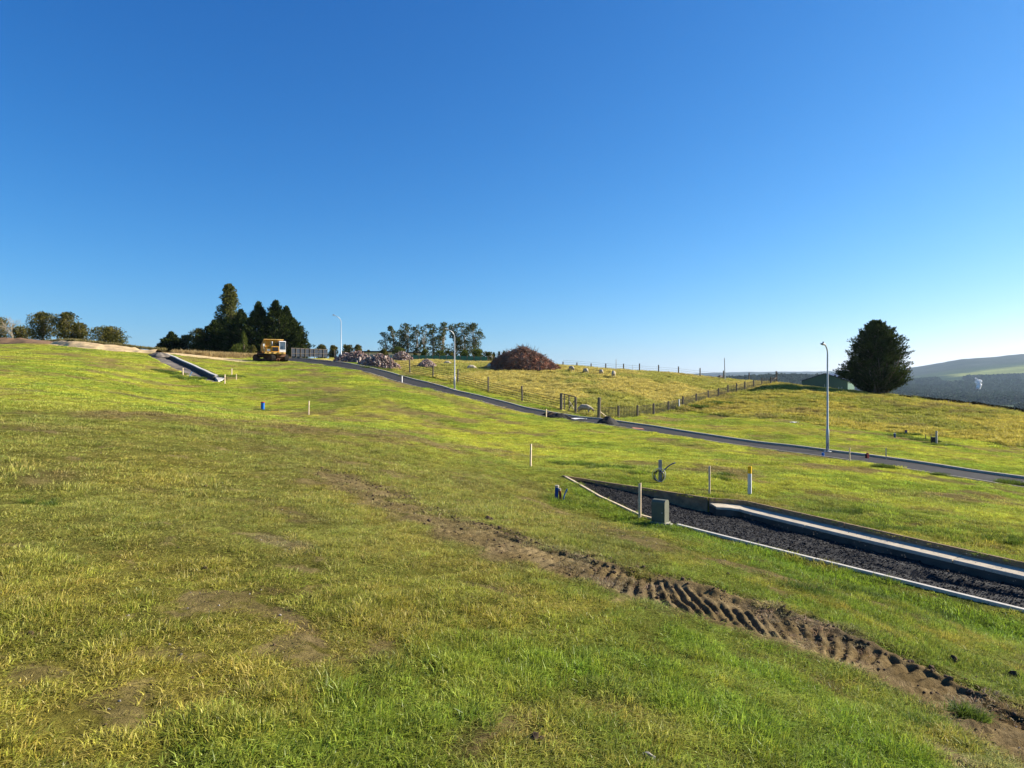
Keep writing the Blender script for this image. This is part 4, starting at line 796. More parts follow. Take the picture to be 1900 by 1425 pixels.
m = MB(); m.tube([(1.35, -.25, 2.0), (1.35, -.25, 2.6), (1.30, -.25, 2.72)], .06, 10); m.build('exhaust', M['galv'], hood)
# cab, on the vehicle's left
cy0 = .98; cb = MB(); cb.box((1.55, cy0, 1.42), (1.45, .86, .36)); cb.box((1.55, cy0, 2.72), (1.5, .9, .10), taper=.92)
for a, b in ((-1, -1), (-1, 1), (1, -1), (1, 1)): cb.box((1.55 + a * .68, cy0 + b * .39, 2.13), (.07, .07, 1.1))
cb.box((.86, cy0, 2.13), (.05, .76, 1.1)); cab = cb.build('cab', M['white'], D, bevel=.02)
for c_, d_ in (((2.235, cy0, 2.14), (.02, .70, 1.05)), ((1.55, cy0 + .395, 2.14), (1.28, .02, 1.05)), ((1.55, cy0 - .395, 2.14), (1.28, .02, 1.05))): m = MB(); m.box(c_, d_); m.build('window', M['glass'], cab)
m = MB(); m.box((2.0, cy0 - .1, 1.95), (.10, .5, .5)); m.box((1.4, cy0, 1.85), (.4, .5, .6)); m.build('seat', M['dark'], cab)
m = MB(); m.tube([(2.28, cy0 + .45, 1.7), (2.4, cy0 + .62, 1.9), (2.4, cy0 + .62, 2.4)], .018, 6); m.box((2.41, cy0 + .62, 2.2), (.04, .2, .34)); m.build('mirror', M['dark'], cab)
m = MB(); m.tube([(1.9, -1.3, 1.1), (1.9, -1.42, 1.9), (1.9, -1.42, 2.35)], .02, 6); m.box((1.9, -1.42, 2.2), (.05, .2, .32)); m.build('mirror', M['white'], D)
# raised dump bed behind the cab
bd = MB(); wv, fl = 1.22, 1.42
prof = [(-1.9, 1.45), (-1.4, 1.20), (.62, 1.20), (.80, 1.45), (.80, 3.02), (.72, 3.02), (.70, 1.50), (.55, 1.30), (-1.3, 1.30), (-1.9, 1.55)]
bd.prism([(a, c_) for a, c_ in prof], -wv, wv, 'y')
for s in (-1, 1): bd.add([(.80, s * wv, 1.3), (-1.9, s * wv, 1.5), (-1.9, s * (wv + .05), 2.35), (.80, s * (wv + .05), 3.0), (.80, s * (wv - .06), 1.3), (-1.9, s * (wv - .06), 1.5), (-1.9, s * (wv - .01), 2.35), (.80, s * (wv - .01), 3.0)], [(0, 1, 2, 3), (7, 6, 5, 4), (3, 2, 6, 7), (0, 3, 7, 4), (1, 5, 6, 2), (0, 4, 5, 1)])
bed = bd.build('dump_bed', M['orange'], D)
m = MB(); m.box((.95, 0, 3.02), (.50, 2.62, .10)); m.build('canopy', M['orange2'], bed, bevel=.015)
for yy in (-1.1, -.4, .3, 1.0): m = MB(); m.box((.85, yy, 2.3), (.10, .10, 1.4)); m.build('rib', M['orange2'], bed)
for s in (-1, 1):
    for k in range(5):
        m = MB(); xx = .5 - .55 * k; zt = 3.0 - .24 * (.8 - xx); m.box((xx, s * (wv + .06), (1.35 + zt) / 2), (.08, .07, zt - 1.4)); m.build('rib', M['orange2'], bed)
m = MB(); m.tube([(.6, .45, 1.3), (1.0, .5, 2.3), (.9, .2, 2.55)], .07, 8); m.tube([(1.1, -.2, 2.1), (1.2, .5, 2.35), (.95, .6, 2.7)], .05, 8); m.build('hose_bracket', M['rust'], D)
# ---------------------------------------------------------------- green shed on the right skyline
d_ = 112
def WP(px, py, d=d_): return Vector(P3(px, py, d))
e0 = WP(1487.8, 707); rg = WP(1529, 693.5); e1 = WP(1573, 707.2); rb = WP(1551, 694, 121); eb = WP(1595, 706.2, 121); base = -4.2
t = thing('green_shed', 'dark green gabled farm shed with a blue roof, left of the big tree', 'shed', (e0.x, d_, base))
o_ = Vector((e0.x, d_, base)); r3 = lambda v: tuple(Vector(v) - o_)
bk0 = Vector((e0.x + (rb.x - rg.x), 121, e0.z)); g = lambda v: Vector((v.x, v.y, base))
m = MB(); m.add([r3(g(e0)), r3(g(e1)), r3(e1), r3(rg), r3(e0), r3(g(bk0)), r3(g(eb)), r3(eb), r3(rb), r3(bk0)], [(0, 1, 2, 3, 4), (9, 8, 7, 6, 5), (1, 6, 7, 2), (0, 4, 9, 5)]); wl = m.build('wall', M['shed'], t)
m = MB()
for k in range(34):
    u = (k + .5) / 34; xx = e0.x + (e1.x - e0.x) * u; zt = e0.z + (rg.z - e0.z) * (1 - abs(u - .484) / .516) - .06; m.box(r3((xx, d_ - .018, (base + zt) / 2)), (.05, .03, zt - base))
rbs = m.build('cladding_rib', M['shed'], wl); tag(rbs, kind='stuff')
for a, b, c_, dd in ((e0, rg, rb, bk0), (rg, e1, eb, rb)):
    nrm = (b - a).cross(dd - a).normalized(); nrm = nrm if nrm.z > 0 else -nrm; ov = (b - a).normalized() * .15; fw = Vector((0, -.18, 0)); a2, b2, c2, d2 = a - (ov if a is e0 else 0 * ov) + fw, b + (ov if a is rg else 0 * ov) + fw, c_ + (ov if a is rg else 0 * ov), dd - (ov if a is e0 else 0 * ov)
    m = MB(); q = [a2, b2, c2, d2]; m.add([r3(p + nrm * .02) for p in q] + [r3(p + nrm * .12) for p in q], [(0, 1, 2, 3), (7, 6, 5, 4), (0, 4, 5, 1), (1, 5, 6, 2), (2, 6, 7, 3), (3, 7, 4, 0)]); m.build('roof', M['shedroof'], t)
m = MB(); a = WP(1518, 715); m.box(r3((a.x + .3, d_ - .05, base + 1.35)), (1.5, .06, 2.7)); m.build('door', M['dark'], t)
m = MB(); a = WP(1575, 715); m.box(r3((e1.x + .6, 113.4, base + 2.0)), (.06, .06, 1.2)); a = WP(1564, 716); m.box(r3((a.x, d_ - .04, base + 2.2)), (.9, .05, 1.1)); m.build('window', M['glass'], t)
m = MB(); m.tube([r3(rg + Vector((0, 1, 0))), r3(rg + Vector((0, 1, .35)))], .07, 8); m.build('vent', M['galv'], t)
x = (1598 - CX) / F * 106; zb = gz(x, 106); m = MB(); m.tube([(0, 0, -.3), (0, 0, 1.55), (0, 0, 1.75), (0, 0, 1.95)], [.95, .95, .7, .15], 24); tag(m.build('water_tank', M['white'], loc=(x, 106, zb), smooth=False), 'white water tank between the green shed and the big tree', 'tank')
# ---------------------------------------------------------------- sheds behind the stone heaps, shade house behind the truck
def longshed(pxa, pxb, ptop, pbot, d, label, mt, deep=7., windows=()):
    a = Vector(P3(pxa, ptop, d)); b = Vector(P3(pxb, ptop, d)); zb = gz(a.x, d) - 1.0; t = thing('low_building', label, 'building', (a.x, d, zb)); w_ = b.x - a.x; h = a.z - zb
    m = MB(); m.box((w_ / 2, deep / 2, h / 2 - .1), (w_, deep, h - .2)); m.build('wall', mt, t)
    m = MB(); m.box((w_ / 2, deep / 2 - .1, h), (w_ + .6, deep + .8, .22)); m.build('roof', M['darkroof'], t, bevel=.02)
    for px1, px2 in windows:
        u1 = (px1 - CX) / F * d - a.x; u2 = (px2 - CX) / F * d - a.x; m = MB(); m.box(((u1 + u2) / 2, -.03, h - 1.35), (u2 - u1, .08, 1.1)); m.build('window', M['glass'], t)
    return t
longshed(668, 733, 652.2, 668, 150, 'long cream building with a dark flat roof behind the stone heaps', M['cream'], 7, ((681, 693), (722, 728)))
longshed(752, 783, 654, 668, 152, 'low cream building with a dark flat roof behind the row of shrubs', M['cream'], 7, ((757, 763), (768, 776)))
d_ = 116; a = P3(541, 646, d_); b = P3(608, 649, d_ + 6); t = thing('shade_house', 'blue-grey shade cloth enclosure on pale posts to the right of the dump truck', 'shade house', (a[0], d_, gz(a[0], d_) - .2)); o_ = Vector(t.location)
n_ = 9
for i in range(n_):
    u = i / (n_ - 1); p = Vector(a).lerp(Vector(b), u); g0 = gz(p.x, p.y) - .2; tp = Vector((p.x, p.y, p.z)); lean = .5 if i in (6, 8) else 0
    m = MB(); m.tube([tuple(Vector((p.x - lean, p.y - .08, g0)) - o_), tuple(tp + Vector((0, -.08, .1)) - o_)], .06, 8); m.build('post', M['oldwood'], t)
    if i < n_ - 1:
        q = Vector(a).lerp(Vector(b), (i + 1) / (n_ - 1)); m = MB(); m.add([tuple(Vector((p.x + .05, p.y, g0 + .5)) - o_), tuple(Vector((q.x - .05, q.y, gz(q.x, q.y) + .3)) - o_), tuple(q - Vector((.05, 0, 0)) - o_), tuple(p + Vector((.05, 0, 0)) - o_)] , [(0, 1, 2, 3)])
        m.add([(v[0], v[1] + .03, v[2]) for v in m.v[:4]], [(3, 2, 1, 0)]); m.build('cloth_panel', M['shade'], t)
m = MB(); m.tube([tuple(Vector(a) - o_), tuple(Vector(b) - o_)], .05, 8); m.build('top_rail', M['oldwood'], t)
m = MB(); m.tube([(0, -.12, 1.0), tuple(Vector((b[0], b[1] - .12, gz(b[0], b[1]) + .9)) - o_)], .035, 8); m.build('mid_rail', M['oldwood'], t)
# green netting fence at the back of the paddock
d_ = 128; a = P3(752, 664, d_); b = P3(905, 664, d_); t = thing('green_net_fence', 'long low green netting fence in front of the shrubs at the back of the paddock', 'fence', (a[0], d_, gz(a[0], d_))); o_ = Vector(t.location); n_ = 12
for i in range(n_ + 1):
    p = Vector(a).lerp(Vector(b), i / n_); m = MB(); g0 = gz(p.x, p.y); m.tube([tuple(Vector((p.x, p.y - .06, g0 - .2)) - o_), tuple(Vector((p.x, p.y - .06, g0 + 1.25)) - o_)], .05, 6); m.build('post', M['oldwood'], t)
    if i < n_:
        q = Vector(a).lerp(Vector(b), (i + 1) / n_); g1 = gz(q.x, q.y); vs = [tuple(Vector(v) - o_) for v in ((p.x + .04, p.y, g0 - .1), (q.x - .04, q.y, g1 - .1), (q.x - .04, q.y, g1 + 1.1), (p.x + .04, p.y, g0 + 1.1))]
        m = MB(); m.add(vs + [(v[0], v[1] + .02, v[2]) for v in vs], [(0, 1, 2, 3), (7, 6, 5, 4), (3, 2, 6, 7)]); m.build('net_panel', M['net'], t)
# ---------------------------------------------------------------- heaps: brush pile and demolition rubble
rs = np.random.RandomState(5)
def brushpile(px1, px2, pyb, pyt, label):
    xl, yl, zl = hit(px1, pyb); xr, yr, zr = hit(px2, pyb); yc = (yl + yr) / 2; cx_ = ((px1 + px2) / 2 - CX) / F * (yc + 1); rx = (px2 - px1) / 2 / F * yc; h = (pyb - pyt) / F * yc
    z0 = gz(cx_, yc + 1.5); t = thing('brush_pile', label, 'brush pile', (cx_, yc + 2.5, z0)); 
    def env(u, v):       # height of the heap over (u, v) in -1..1
        r2 = np.sqrt(u * u + v * v); peak = np.exp(-((u + .12) / .5) ** 2 - (v / .8) ** 2); return h * (.92 + .34 * (vnoise(u * 4.1 + 5, v * 4.1, 9) - .3)) * (np.clip(1 - r2 ** 2.5, 0, 1) * .74 + .18 * peak * np.clip(1 - r2 ** 2, 0, 1))
    n_ = 36; m = MB()
    for i in range(n_ + 1):
        for j in range(n_ + 1):
            u = i / n_ * 2 - 1; v = j / n_ * 2 - 1; hh = env(u, v) * .86; X = u * rx; Y = v * rx * .55; m.v.append((X, Y, gz(cx_ + X, yc + 2.5 + Y) - z0 + hh * (.8 + .4 * rs.rand()) - .1))
    for i in range(n_):
        for j in range(n_): m.f.append((i * (n_ + 1) + j, (i + 1) * (n_ + 1) + j, (i + 1) * (n_ + 1) + j + 1, i * (n_ + 1) + j + 1)); m.m.append(0)
    m.build('heap_core', M['rust'], t)
    for nm, mt, cnt in (('branches', M['stick'], 3600), ('grey_branches', M['stickg'], 2000)):
        m = MB()
        for k in range(cnt):
            a = rs.rand() * 6.283; r_ = math.sqrt(rs.rand()) * .98; u, v = r_ * math.cos(a), r_ * math.sin(a)
            if v > .45 and rs.rand() < .6: v = -v
            zc = float(env(u, v)) * (.8 + .25 * rs.rand()); X = u * rx; Y = v * rx * .55; L_ = rs.uniform(.25, 1.1) * (1.5 if rs.rand() < .08 else 1); el = rs.normal(0, .45); aa = rs.rand() * 6.283
            dr = Vector((math.cos(aa) * math.cos(el), math.sin(aa) * math.cos(el), math.sin(el))); p = Vector((X, Y, gz(cx_ + X, yc + 2.5 + Y) - z0 + zc)); bend = Vector(rs.normal(0, .08, 3)); r0 = rs.uniform(.012, .045)
            m.tube([tuple(p - dr * L_ / 2), tuple(p + bend), tuple(p + dr * L_ / 2)], [r0, r0 * .8, r0 * .3], 3, cap=False)
        o = m.build(nm, mt, t); tag(o, kind='stuff')
    m = MB()
    for k in range(110):
        u = rs.normal(-.05, .3); u = max(-.85, min(.85, u)); p = Vector((u * rx, rs.uniform(-.1, .1) * rx, gz(cx_ + u * rx, yc + 2.5) - z0 + float(env(u, 0)) - .2)); el = rs.uniform(.4, 1.4); aa = rs.rand() * 6.28; L_ = rs.uniform(.5, 1.3)
        dr = Vector((math.cos(aa) * math.cos(el), math.sin(aa) * math.cos(el), math.sin(el))); m.tube([tuple(p), tuple(p + dr * L_ * .6 + Vector(rs.normal(0, .05, 3))), tuple(p + dr * L_)], [.03, .02, .008], 3, cap=False)
        m.tube([tuple(p + dr * L_ * .5), tuple(p + dr * L_ * .5 + Vector(rs.normal(0, .22, 3)))], [.015, .006], 3, cap=False)
    o = m.build('projecting_twigs', M['stickg'], t); tag(o, kind='stuff')
brushpile(898, 1043, 688, 646, 'big heap of tangled reddish brown branches in the paddock')
def rock_mesh(seed, m, c_, s, flat=.6):
    r = np.random.RandomState(seed); ico = [(0, 0, 1), (.9, 0, .45), (.28, .85, .45), (-.72, .53, .45), (-.72, -.53, .45), (.28, -.85, .45), (.72, .53, -.45), (-.28, .85, -.45), (-.9, 0, -.45), (-.28, -.85, -.45), (.72, -.53, -.45), (0, 0, -1)]
    fc = [(0, 1, 2), (0, 2, 3), (0, 3, 4), (0, 4, 5), (0, 5, 1), (1, 6, 2), (2, 7, 3), (3, 8, 4), (4, 9, 5), (5, 10, 1), (2, 6, 7), (3, 7, 8), (4, 8, 9), (5, 9, 10), (1, 10, 6), (6, 11, 7), (7, 11, 8), (8, 11, 9), (9, 11, 10), (10, 11, 6)]
    R_ = Euler(tuple(r.uniform(0, 6.28, 3))).to_matrix(); sc_ = Vector((r.uniform(.7, 1.3), r.uniform(.6, 1.), r.uniform(.35, flat + .3)))
    m.add([tuple(R_ @ Vector((p[0] * sc_[0], p[1] * sc_[1], p[2] * sc_[2])) * s * r.uniform(.8, 1.15) + Vector(c_)) for p in ico], fc)
RBM = [M['rubble'], mat('pale_rubble', (.36, .29, .25), .9, .25, 2), mat('dark_rubble', (.20, .13, .12), .9, .35, 2)]
def rubble(px, pb, rx, ry, h, label, seed, n_=260, dy=0):
    n_ = int(n_ * 1.7)
    x, y, z = hit(px, pb); y += dy; x *= y / (y - dy); z = gz(x, y); t = thing('rubble_heap', label, 'rubble heap', (x, y, z)); r = np.random.RandomState(seed)
    mound('heap_core', None, None, x, y, rx * .9, ry * .9, h * .8, RBM[2], seed, parent=t)
    small = MB(); 
    for k in range(n_):
        a = r.rand() * 6.283; q = math.sqrt(r.rand()); X = rx * q * math.cos(a); Y = ry * q * math.sin(a); hh = h * (1 - q ** 1.8) * r.uniform(.75, 1.02) + .05; s = r.uniform(.07, .17) if k > 40 else r.uniform(.18, .32); c_ = (X, Y, gz(x + X, y + Y) - z + hh)
        if k <= 40: mm = MB(); rock_mesh(seed * 1000 + k, mm, (0, 0, 0), s); o = mm.build('concrete_chunk', RBM[r.randint(3)], t); o.location = c_
        else: rock_mesh(seed * 1000 + k, small, c_, s); small.m[-20:] = [int(r.randint(3))] * 20
    tag(small.build('rubble', RBM, t), kind='stuff')
rubble(706, 683, 2.7, 1.5, 1.6, 'largest pinkish demolition rubble heap, behind the fence near the top of the road', 1, 420, 1.5)
rubble(664, 674, 2.3, 1.4, 1.55, 'rubble heap just right of the farthest street lamp', 2, 260, 2.)
rubble(640, 671.5, 1.6, 1.2, 1.1, 'darker rubble heap just behind the farthest lamp pole', 5, 180, 2.)
rubble(746, 672.5, 1.9, 1.2, 1.6, 'small rubble heap at the right in front of the pale building corner', 3, 220, 6.)
rubble(792, 682, 1.3, 1.0, .98, 'isolated dark rubble mound in the paddock between two fence posts', 4, 200, .8)
rubble(1337, 701, .55, .4, .35, 'tiny dark heap by the leaning skyline pole', 6, 60, 0)
# ---------------------------------------------------------------- steam and valley buildings
mst = bpy.data.materials.new('white_steam'); mst.use_nodes = True; nt_ = mst.node_tree; nt_.nodes.clear(); oo = N(nt_, 'ShaderNodeOutputMaterial'); dd_ = N(nt_, 'ShaderNodeBsdfDiffuse'); dd_.inputs[0].default_value = (1, 1, 1, 1); tt = N(nt_, 'ShaderNodeBsdfTranslucent'); tt.inputs[0].default_value = (.95, .95, .95, 1); mm_ = N(nt_, 'ShaderNodeMixShader'); mm_.inputs[0].default_value = .3
nt_.links.new(dd_.outputs[0], mm_.inputs[1]); nt_.links.new(tt.outputs[0], mm_.inputs[2]); nt_.links.new(mm_.outputs[0], oo.inputs[0])
def hill_hit(px, py):
    q = (px - CX) / F; s = (py - CY) / F; d = np.exp(np.linspace(math.log(700), math.log(6000), 3000)); x = q * d; zt = hills_z(np.arctan2(x, d), np.hypot(x, d)); g = EYE - s * d - zt; i = np.where((g[:-1] > 0) & (g[1:] <= 0))[0]; i = i[0] if len(i) else 500; return x[i], d[i], zt[i]
def puff(m, c_, r_, seed):
    bm = bmesh.new(); bmesh.ops.create_icosphere(bm, subdivisions=3, radius=1); vs = []
    for v in bm.verts:
        p = v.co; n_ = fbm(np.array([p.x * 2 + seed]), np.array([p.y * 2 + p.z * 1.7]), .7, seed, 4)[0] - .5; vs.append(tuple(Vector(c_) + p * r_ * (1 + 1.3 * n_)))
    m.add(vs, [tuple(v.index for v in f.verts) for f in bm.faces]); bm.free()
x, y, z = hill_hit(1816, 733); m = MB(); k_ = y / F
for i, (px, py, r_) in enumerate([(1817, 730, 3.2), (1816, 726, 4), (1818, 722, 3.8), (1815, 718, 4.2), (1818, 714, 4.4), (1816, 710, 4.8), (1819, 707.5, 3.8), (1813, 706.5, 3.), (1811, 702, 1.5), (1813, 704, 1.6), (1817, 728, 3.), (1815.5, 722, 3.6), (1817, 716, 4)]):
    puff(m, ((px - 1816) * k_ * .8, i % 3 * 2, (733 - py) * k_), r_ * k_ * .78, i + 3)
o = m.build('steam_plume', mst, loc=(x, y, z), smooth=True); tag(o, 'bright white steam plume rising from the valley buildings', 'steam')
def house(px, py, w_, dp, h, label, wm, rm, rz=0, name='farm_building'):
    x, y, z = hill_hit(px, py); t = thing(name, label, 'building', (x, y, z), rz); m = MB(); m.box((0, 0, h / 2 - 1), (w_, dp, h + 2)); m.build('wall', wm, t)
    m = MB(); m.prism([(-dp / 2 - .6, h), (dp / 2 + .6, h), (0, h + dp * .28)], -w_ / 2 - .6, w_ / 2 + .6); m.build('roof', rm, t)
    n_ = max(2, int(w_ / 5))
    for k in range(n_): m = MB(); m.box((-w_ / 2 + (k + .5) * w_ / n_, -dp / 2 - .03, h * .55), (w_ / n_ * .45, .1, h * .35)); m.build('window', M['glass'], t)
    return t
gr = mat('grey_sheet', (.38, .42, .46), .6, .1); house(1804, 735, 20, 12, 6, 'long grey factory building at the foot of the steam plume', gr, mat('pale_roof', (.55, .58, .6), .5, .1), .1)
house(1849, 733, 9, 8, 5, 'white gabled house in the valley right of the steam plume', M['white'], M['white'], .5); house(1848, 738.5, 6, 5, 4, 'small white cottage below the gabled valley house', M['white'], M['darkroof'], .2)
house(1870, 735, 10, 7, 4, 'pale roofed farmhouse farther right in the valley', M['cream'], M['rubble'], -.3); house(1852, 745, 10, 5, 3, 'low cream shed in the valley just above the hedge line', M['cream'], M['cream'], -.5); house(1895, 729, 12, 8, 5, 'pale valley house at the right edge of the photo', M['cream'], gr, .2); house(1760, 728.5, 8, 6, 4, 'lone pale cottage at the edge of the valley wood', M['cream'], gr, .2)
# ---------------------------------------------------------------- trees
def leaves(P_, D_, s, rs_, asp=.45, jit=.6):
    """quads: one narrow leaf spray at each point P, lying roughly along direction D"""
    n_ = len(P_); D_ = D_ + rs_.normal(0, jit, (n_, 3)); D_ /= np.linalg.norm(D_, axis=1)[:, None] + 1e-9
    B_ = np.cross(D_, rs_.normal(0, 1, (n_, 3))); B_ /= np.linalg.norm(B_, axis=1)[:, None] + 1e-9; s_ = s * rs_.uniform(.55, 1.35, (n_, 1)); w_ = s_ * asp
    V_ = np.stack([P_ - D_ * s_ * .5, P_ + B_ * w_ * .5 - D_ * s_ * .05, P_ + D_ * s_ * .55, P_ - B_ * w_ * .5], 1); return V_.reshape(-1, 3)
def quadmesh(name, V_, mt): return npmesh(name, V_, np.arange(len(V_)).reshape(-1, 4), mt, smooth=False)
def treeroot(name, label, px, d, group=None, cat='tree', sink=.2):
    x = (px - CX) / F * d; z = gz(x, d) - sink; return thing(name, label, cat, (x, d, z), 0, group), x, z
def trunkmesh(paths, mt, parent, name='trunk', n_=7):
    m = MB()
    for p, r in paths: m.tube(p, r, n_)
    return m.build(name, mt, parent, smooth=True)
def clump_tree(name, label, px, d, ptop, wpx, mt, seed, trunkm=None, nclump=26, leaf=.34, per=90, trunk_frac=.35, shape='round', group='trees on the ridge', spread=.36, tr=.14, cat='tree'):
    t, x, z = treeroot(name, label, px, d, group, cat); r = np.random.RandomState(seed); Ht = ztop(ptop, d) - z; Wd = wpx / F * d
    Ps = []; Ds = []; paths = [([(0, 0, -.2), (r.normal(0, .1), 0, Ht * .35), (r.normal(0, .2), 0, Ht * .78)], [tr * Ht / 6, tr * .7 * Ht / 6, tr * .25 * Ht / 6])]
    for k in range(nclump):
        u = (k + r.rand()) / nclump; a = r.rand() * 6.283
        if shape == 'round': hz_ = trunk_frac + (1 - trunk_frac) * u; wr = math.sqrt(max(0, 1 - ((hz_ - trunk_frac - (1 - trunk_frac) * .42) / ((1 - trunk_frac) * .62)) ** 2))
        elif shape == 'cone': hz_ = trunk_frac + (1 - trunk_frac) * u; wr = 1.05 * (1 - (hz_ - trunk_frac) / (1 - trunk_frac)) ** .8 + .06
        elif shape == 'tall': hz_ = trunk_frac + (1 - trunk_frac) * u; wr = .7 + .3 * math.sin(math.pi * min(1, u * 1.1)) 
        q = math.sqrt(r.rand()) * wr; cr = Wd * spread * r.uniform(.6, 1.1) * (.6 if shape == 'cone' else 1) * (.35 + .65 * min(1, wr)); X = (Wd / 2 - cr * .6) * q * math.cos(a); Y = (Wd / 2 - cr * .6) * q * math.sin(a) * .8; Z = min(hz_ * Ht, Ht - cr * .55)
        n_ = int(per * 1.7 * r.uniform(.6, 1.3)); v = r.normal(0, 1, (n_, 3)); v /= np.linalg.norm(v, axis=1)[:, None]; rad = cr * r.uniform(.35, 1.05, (n_, 1)) ** .6; Pp = np.array([X, Y, Z]) + v * rad * np.array([1, 1, .72])
        Ps.append(Pp); Ds.append(v + np.array([0, 0, .35])); b0 = Ht * max(.12, hz_ * .62 - .05); paths.append(([(0, 0, b0), (X * .55, Y * .55, (b0 + Z) / 2 + .05 * Ht), (X, Y, Z)], [tr * .45 * Ht / 6, tr * .25 * Ht / 6, .015]))
    trunkmesh(paths, trunkm or M['trunk'], t, n_=5); P_ = np.concatenate(Ps); D_ = np.concatenate(Ds); link('crown', quadmesh('crown', leaves(P_, D_, leaf, r), mt), t); return t
def plume_conifer(name, label, px, d, ptop, wpx, mt, seed, nbr=260, leaf=.30, per=38, prof=None, lean=0., group='dark conifers on the ridge', trunks=1, base=.04, up=.85, yr=.85, core=True, width_px_off=0):
    """conifer whose upswept branches each end in a feathered plume"""
    t, x, z = treeroot(name, label, px, d, group); r = np.random.RandomState(seed); Ht = ztop(ptop, d) - z; Wd = wpx / F * d / 2
    prof = prof or (lambda h: (1 - h) ** .75 * min(1, .75 + h * 2)); Ps = []; Ds = []; paths = []
    for k in range(trunks): a = r.uniform(-.5, .5); paths.append(([(a * .5, 0, -.3), (a * .9, r.normal(0, .2), Ht * .3), (a * 1.8 + lean * Ht * .5, r.normal(0, .3), Ht * .6), (a * 1.2 + lean * Ht, 0, Ht * .93)], [.42 * Ht / 14, .34 * Ht / 14, .2 * Ht / 14, .03]))
    for k in range(nbr):
        h = base + (1 - base) * (k + r.rand()) / nbr; h = min(.995, h); a = r.rand() * 6.283; wr = prof(h) * Wd * r.uniform(.72, 1.16) * (.74 + .52 * fbm(np.array([a * 1.1]), np.array([h * 7. + seed]), 1., seed, 3)[0]); ca, sa = math.cos(a), math.sin(a) * yr
        tip = np.array([lean * Ht * h + ca * wr, sa * wr, h * Ht]); inn = np.array([lean * Ht * h * .8, 0, max(.02, h - .10 - up * .12 * wr / max(1, Wd)) * Ht]); L_ = np.linalg.norm(tip - inn) + 1e-6; dr = (tip - inn) / L_
        curl = np.array([0, 0, .35 * up]); s0 = .35 if L_ > 1.2 else .0; n_ = int(per * (.35 + .65 * min(1.3, L_ / (Wd + .01)))); u = s0 + (1 - s0) * r.rand(n_) ** .7; thick = (.08 + .17 * np.sin(np.clip(u, 0, 1) * math.pi * .92))[:, None] * min(1.4, .5 + L_ * .18)
        Pp = inn + (tip - inn) * u[:, None] + curl * (u[:, None] ** 2) * .5 * min(1.5, L_ * .3) + r.normal(0, 1, (n_, 3)) * thick * np.array([1, 1, .6]); Ps.append(Pp); Ds.append(np.repeat((dr + curl)[None], n_, 0))
        if k % 3 == 0: paths.append(([tuple(inn), tuple(inn + (tip - inn) * .5 - np.array([0, 0, .1])), tuple(inn + (tip - inn) * .9)], [.05 + .02 * L_, .04, .012]))
    trunkmesh(paths, M['trunk'], t, n_=5); P_ = np.concatenate(Ps); D_ = np.concatenate(Ds); P_[:, 2] = np.minimum(P_[:, 2], Ht * 1.0)
    link('crown', quadmesh('crown', leaves(P_, D_, leaf, r, .36, .42), mt), t); return t
# the big lone tree on the right
def bigprof(h):
    pts_ = [(0, .14), (.05, .34), (.12, .58), (.20, .84), (.30, 1.0), (.42, 1.0), (.56, .90), (.70, .76), (.82, .58), (.92, .38), (.97, .24), (1, .08)]
    return float(np.interp(h, [p[0] for p in pts_], [p[1] for p in pts_]))
bt_ = plume_conifer('macrocarpa_tree', 'big dark lone cypress tree with a dense oval crown beside the green shed', 1626, 97, 594, 112, M['cyp'], 21, 740, .32, 70, bigprof, 0, None, 4, .06, .8, .9)
stems = []
for k_, (dx_, sp_) in enumerate([(-1.1, -1.6), (-.5, -.8), (0, .3), (.5, 1.2), (1.0, 2.0), (-.2, -.3), (.3, .6)]):
    top_ = [3.2, 5.2, 6.6, 5.6, 3.8, 4.2, 4.8][k_]; yy_ = -2.9 + .25 * (k_ % 3); stems.append(([(dx_ * .7, -.8, -.2), (dx_, yy_ * .6, top_ * .3), (dx_ + sp_ * .45, yy_, top_ * .62), (dx_ + sp_, yy_ * 1.1, top_)], [.20, .15, .10, .03]))
trunkmesh(stems, M['trunk'], bt_, 'limbs')
# an extra long limb reaching out low on the left and the pale forked stems inside
r = np.random.RandomState(77); Ps = []; Ds = []
for k in range(16):
    tip = np.array([-5.2 + r.normal(0, .4), r.normal(0, .5), 3.3 + r.normal(0, .35)]); inn = np.array([-1.6, 0, 2.4]); n_ = 60; u = .45 + .55 * r.rand(n_) ** .7; Ps.append(inn + (tip - inn) * u[:, None] + r.normal(0, .17, (n_, 3))); Ds.append(np.repeat(((tip - inn) / 4)[None], n_, 0))
link('low_branch', quadmesh('low_branch', leaves(np.concatenate(Ps), np.concatenate(Ds), .34, r, .36, .4), M['cyp']), bt_)
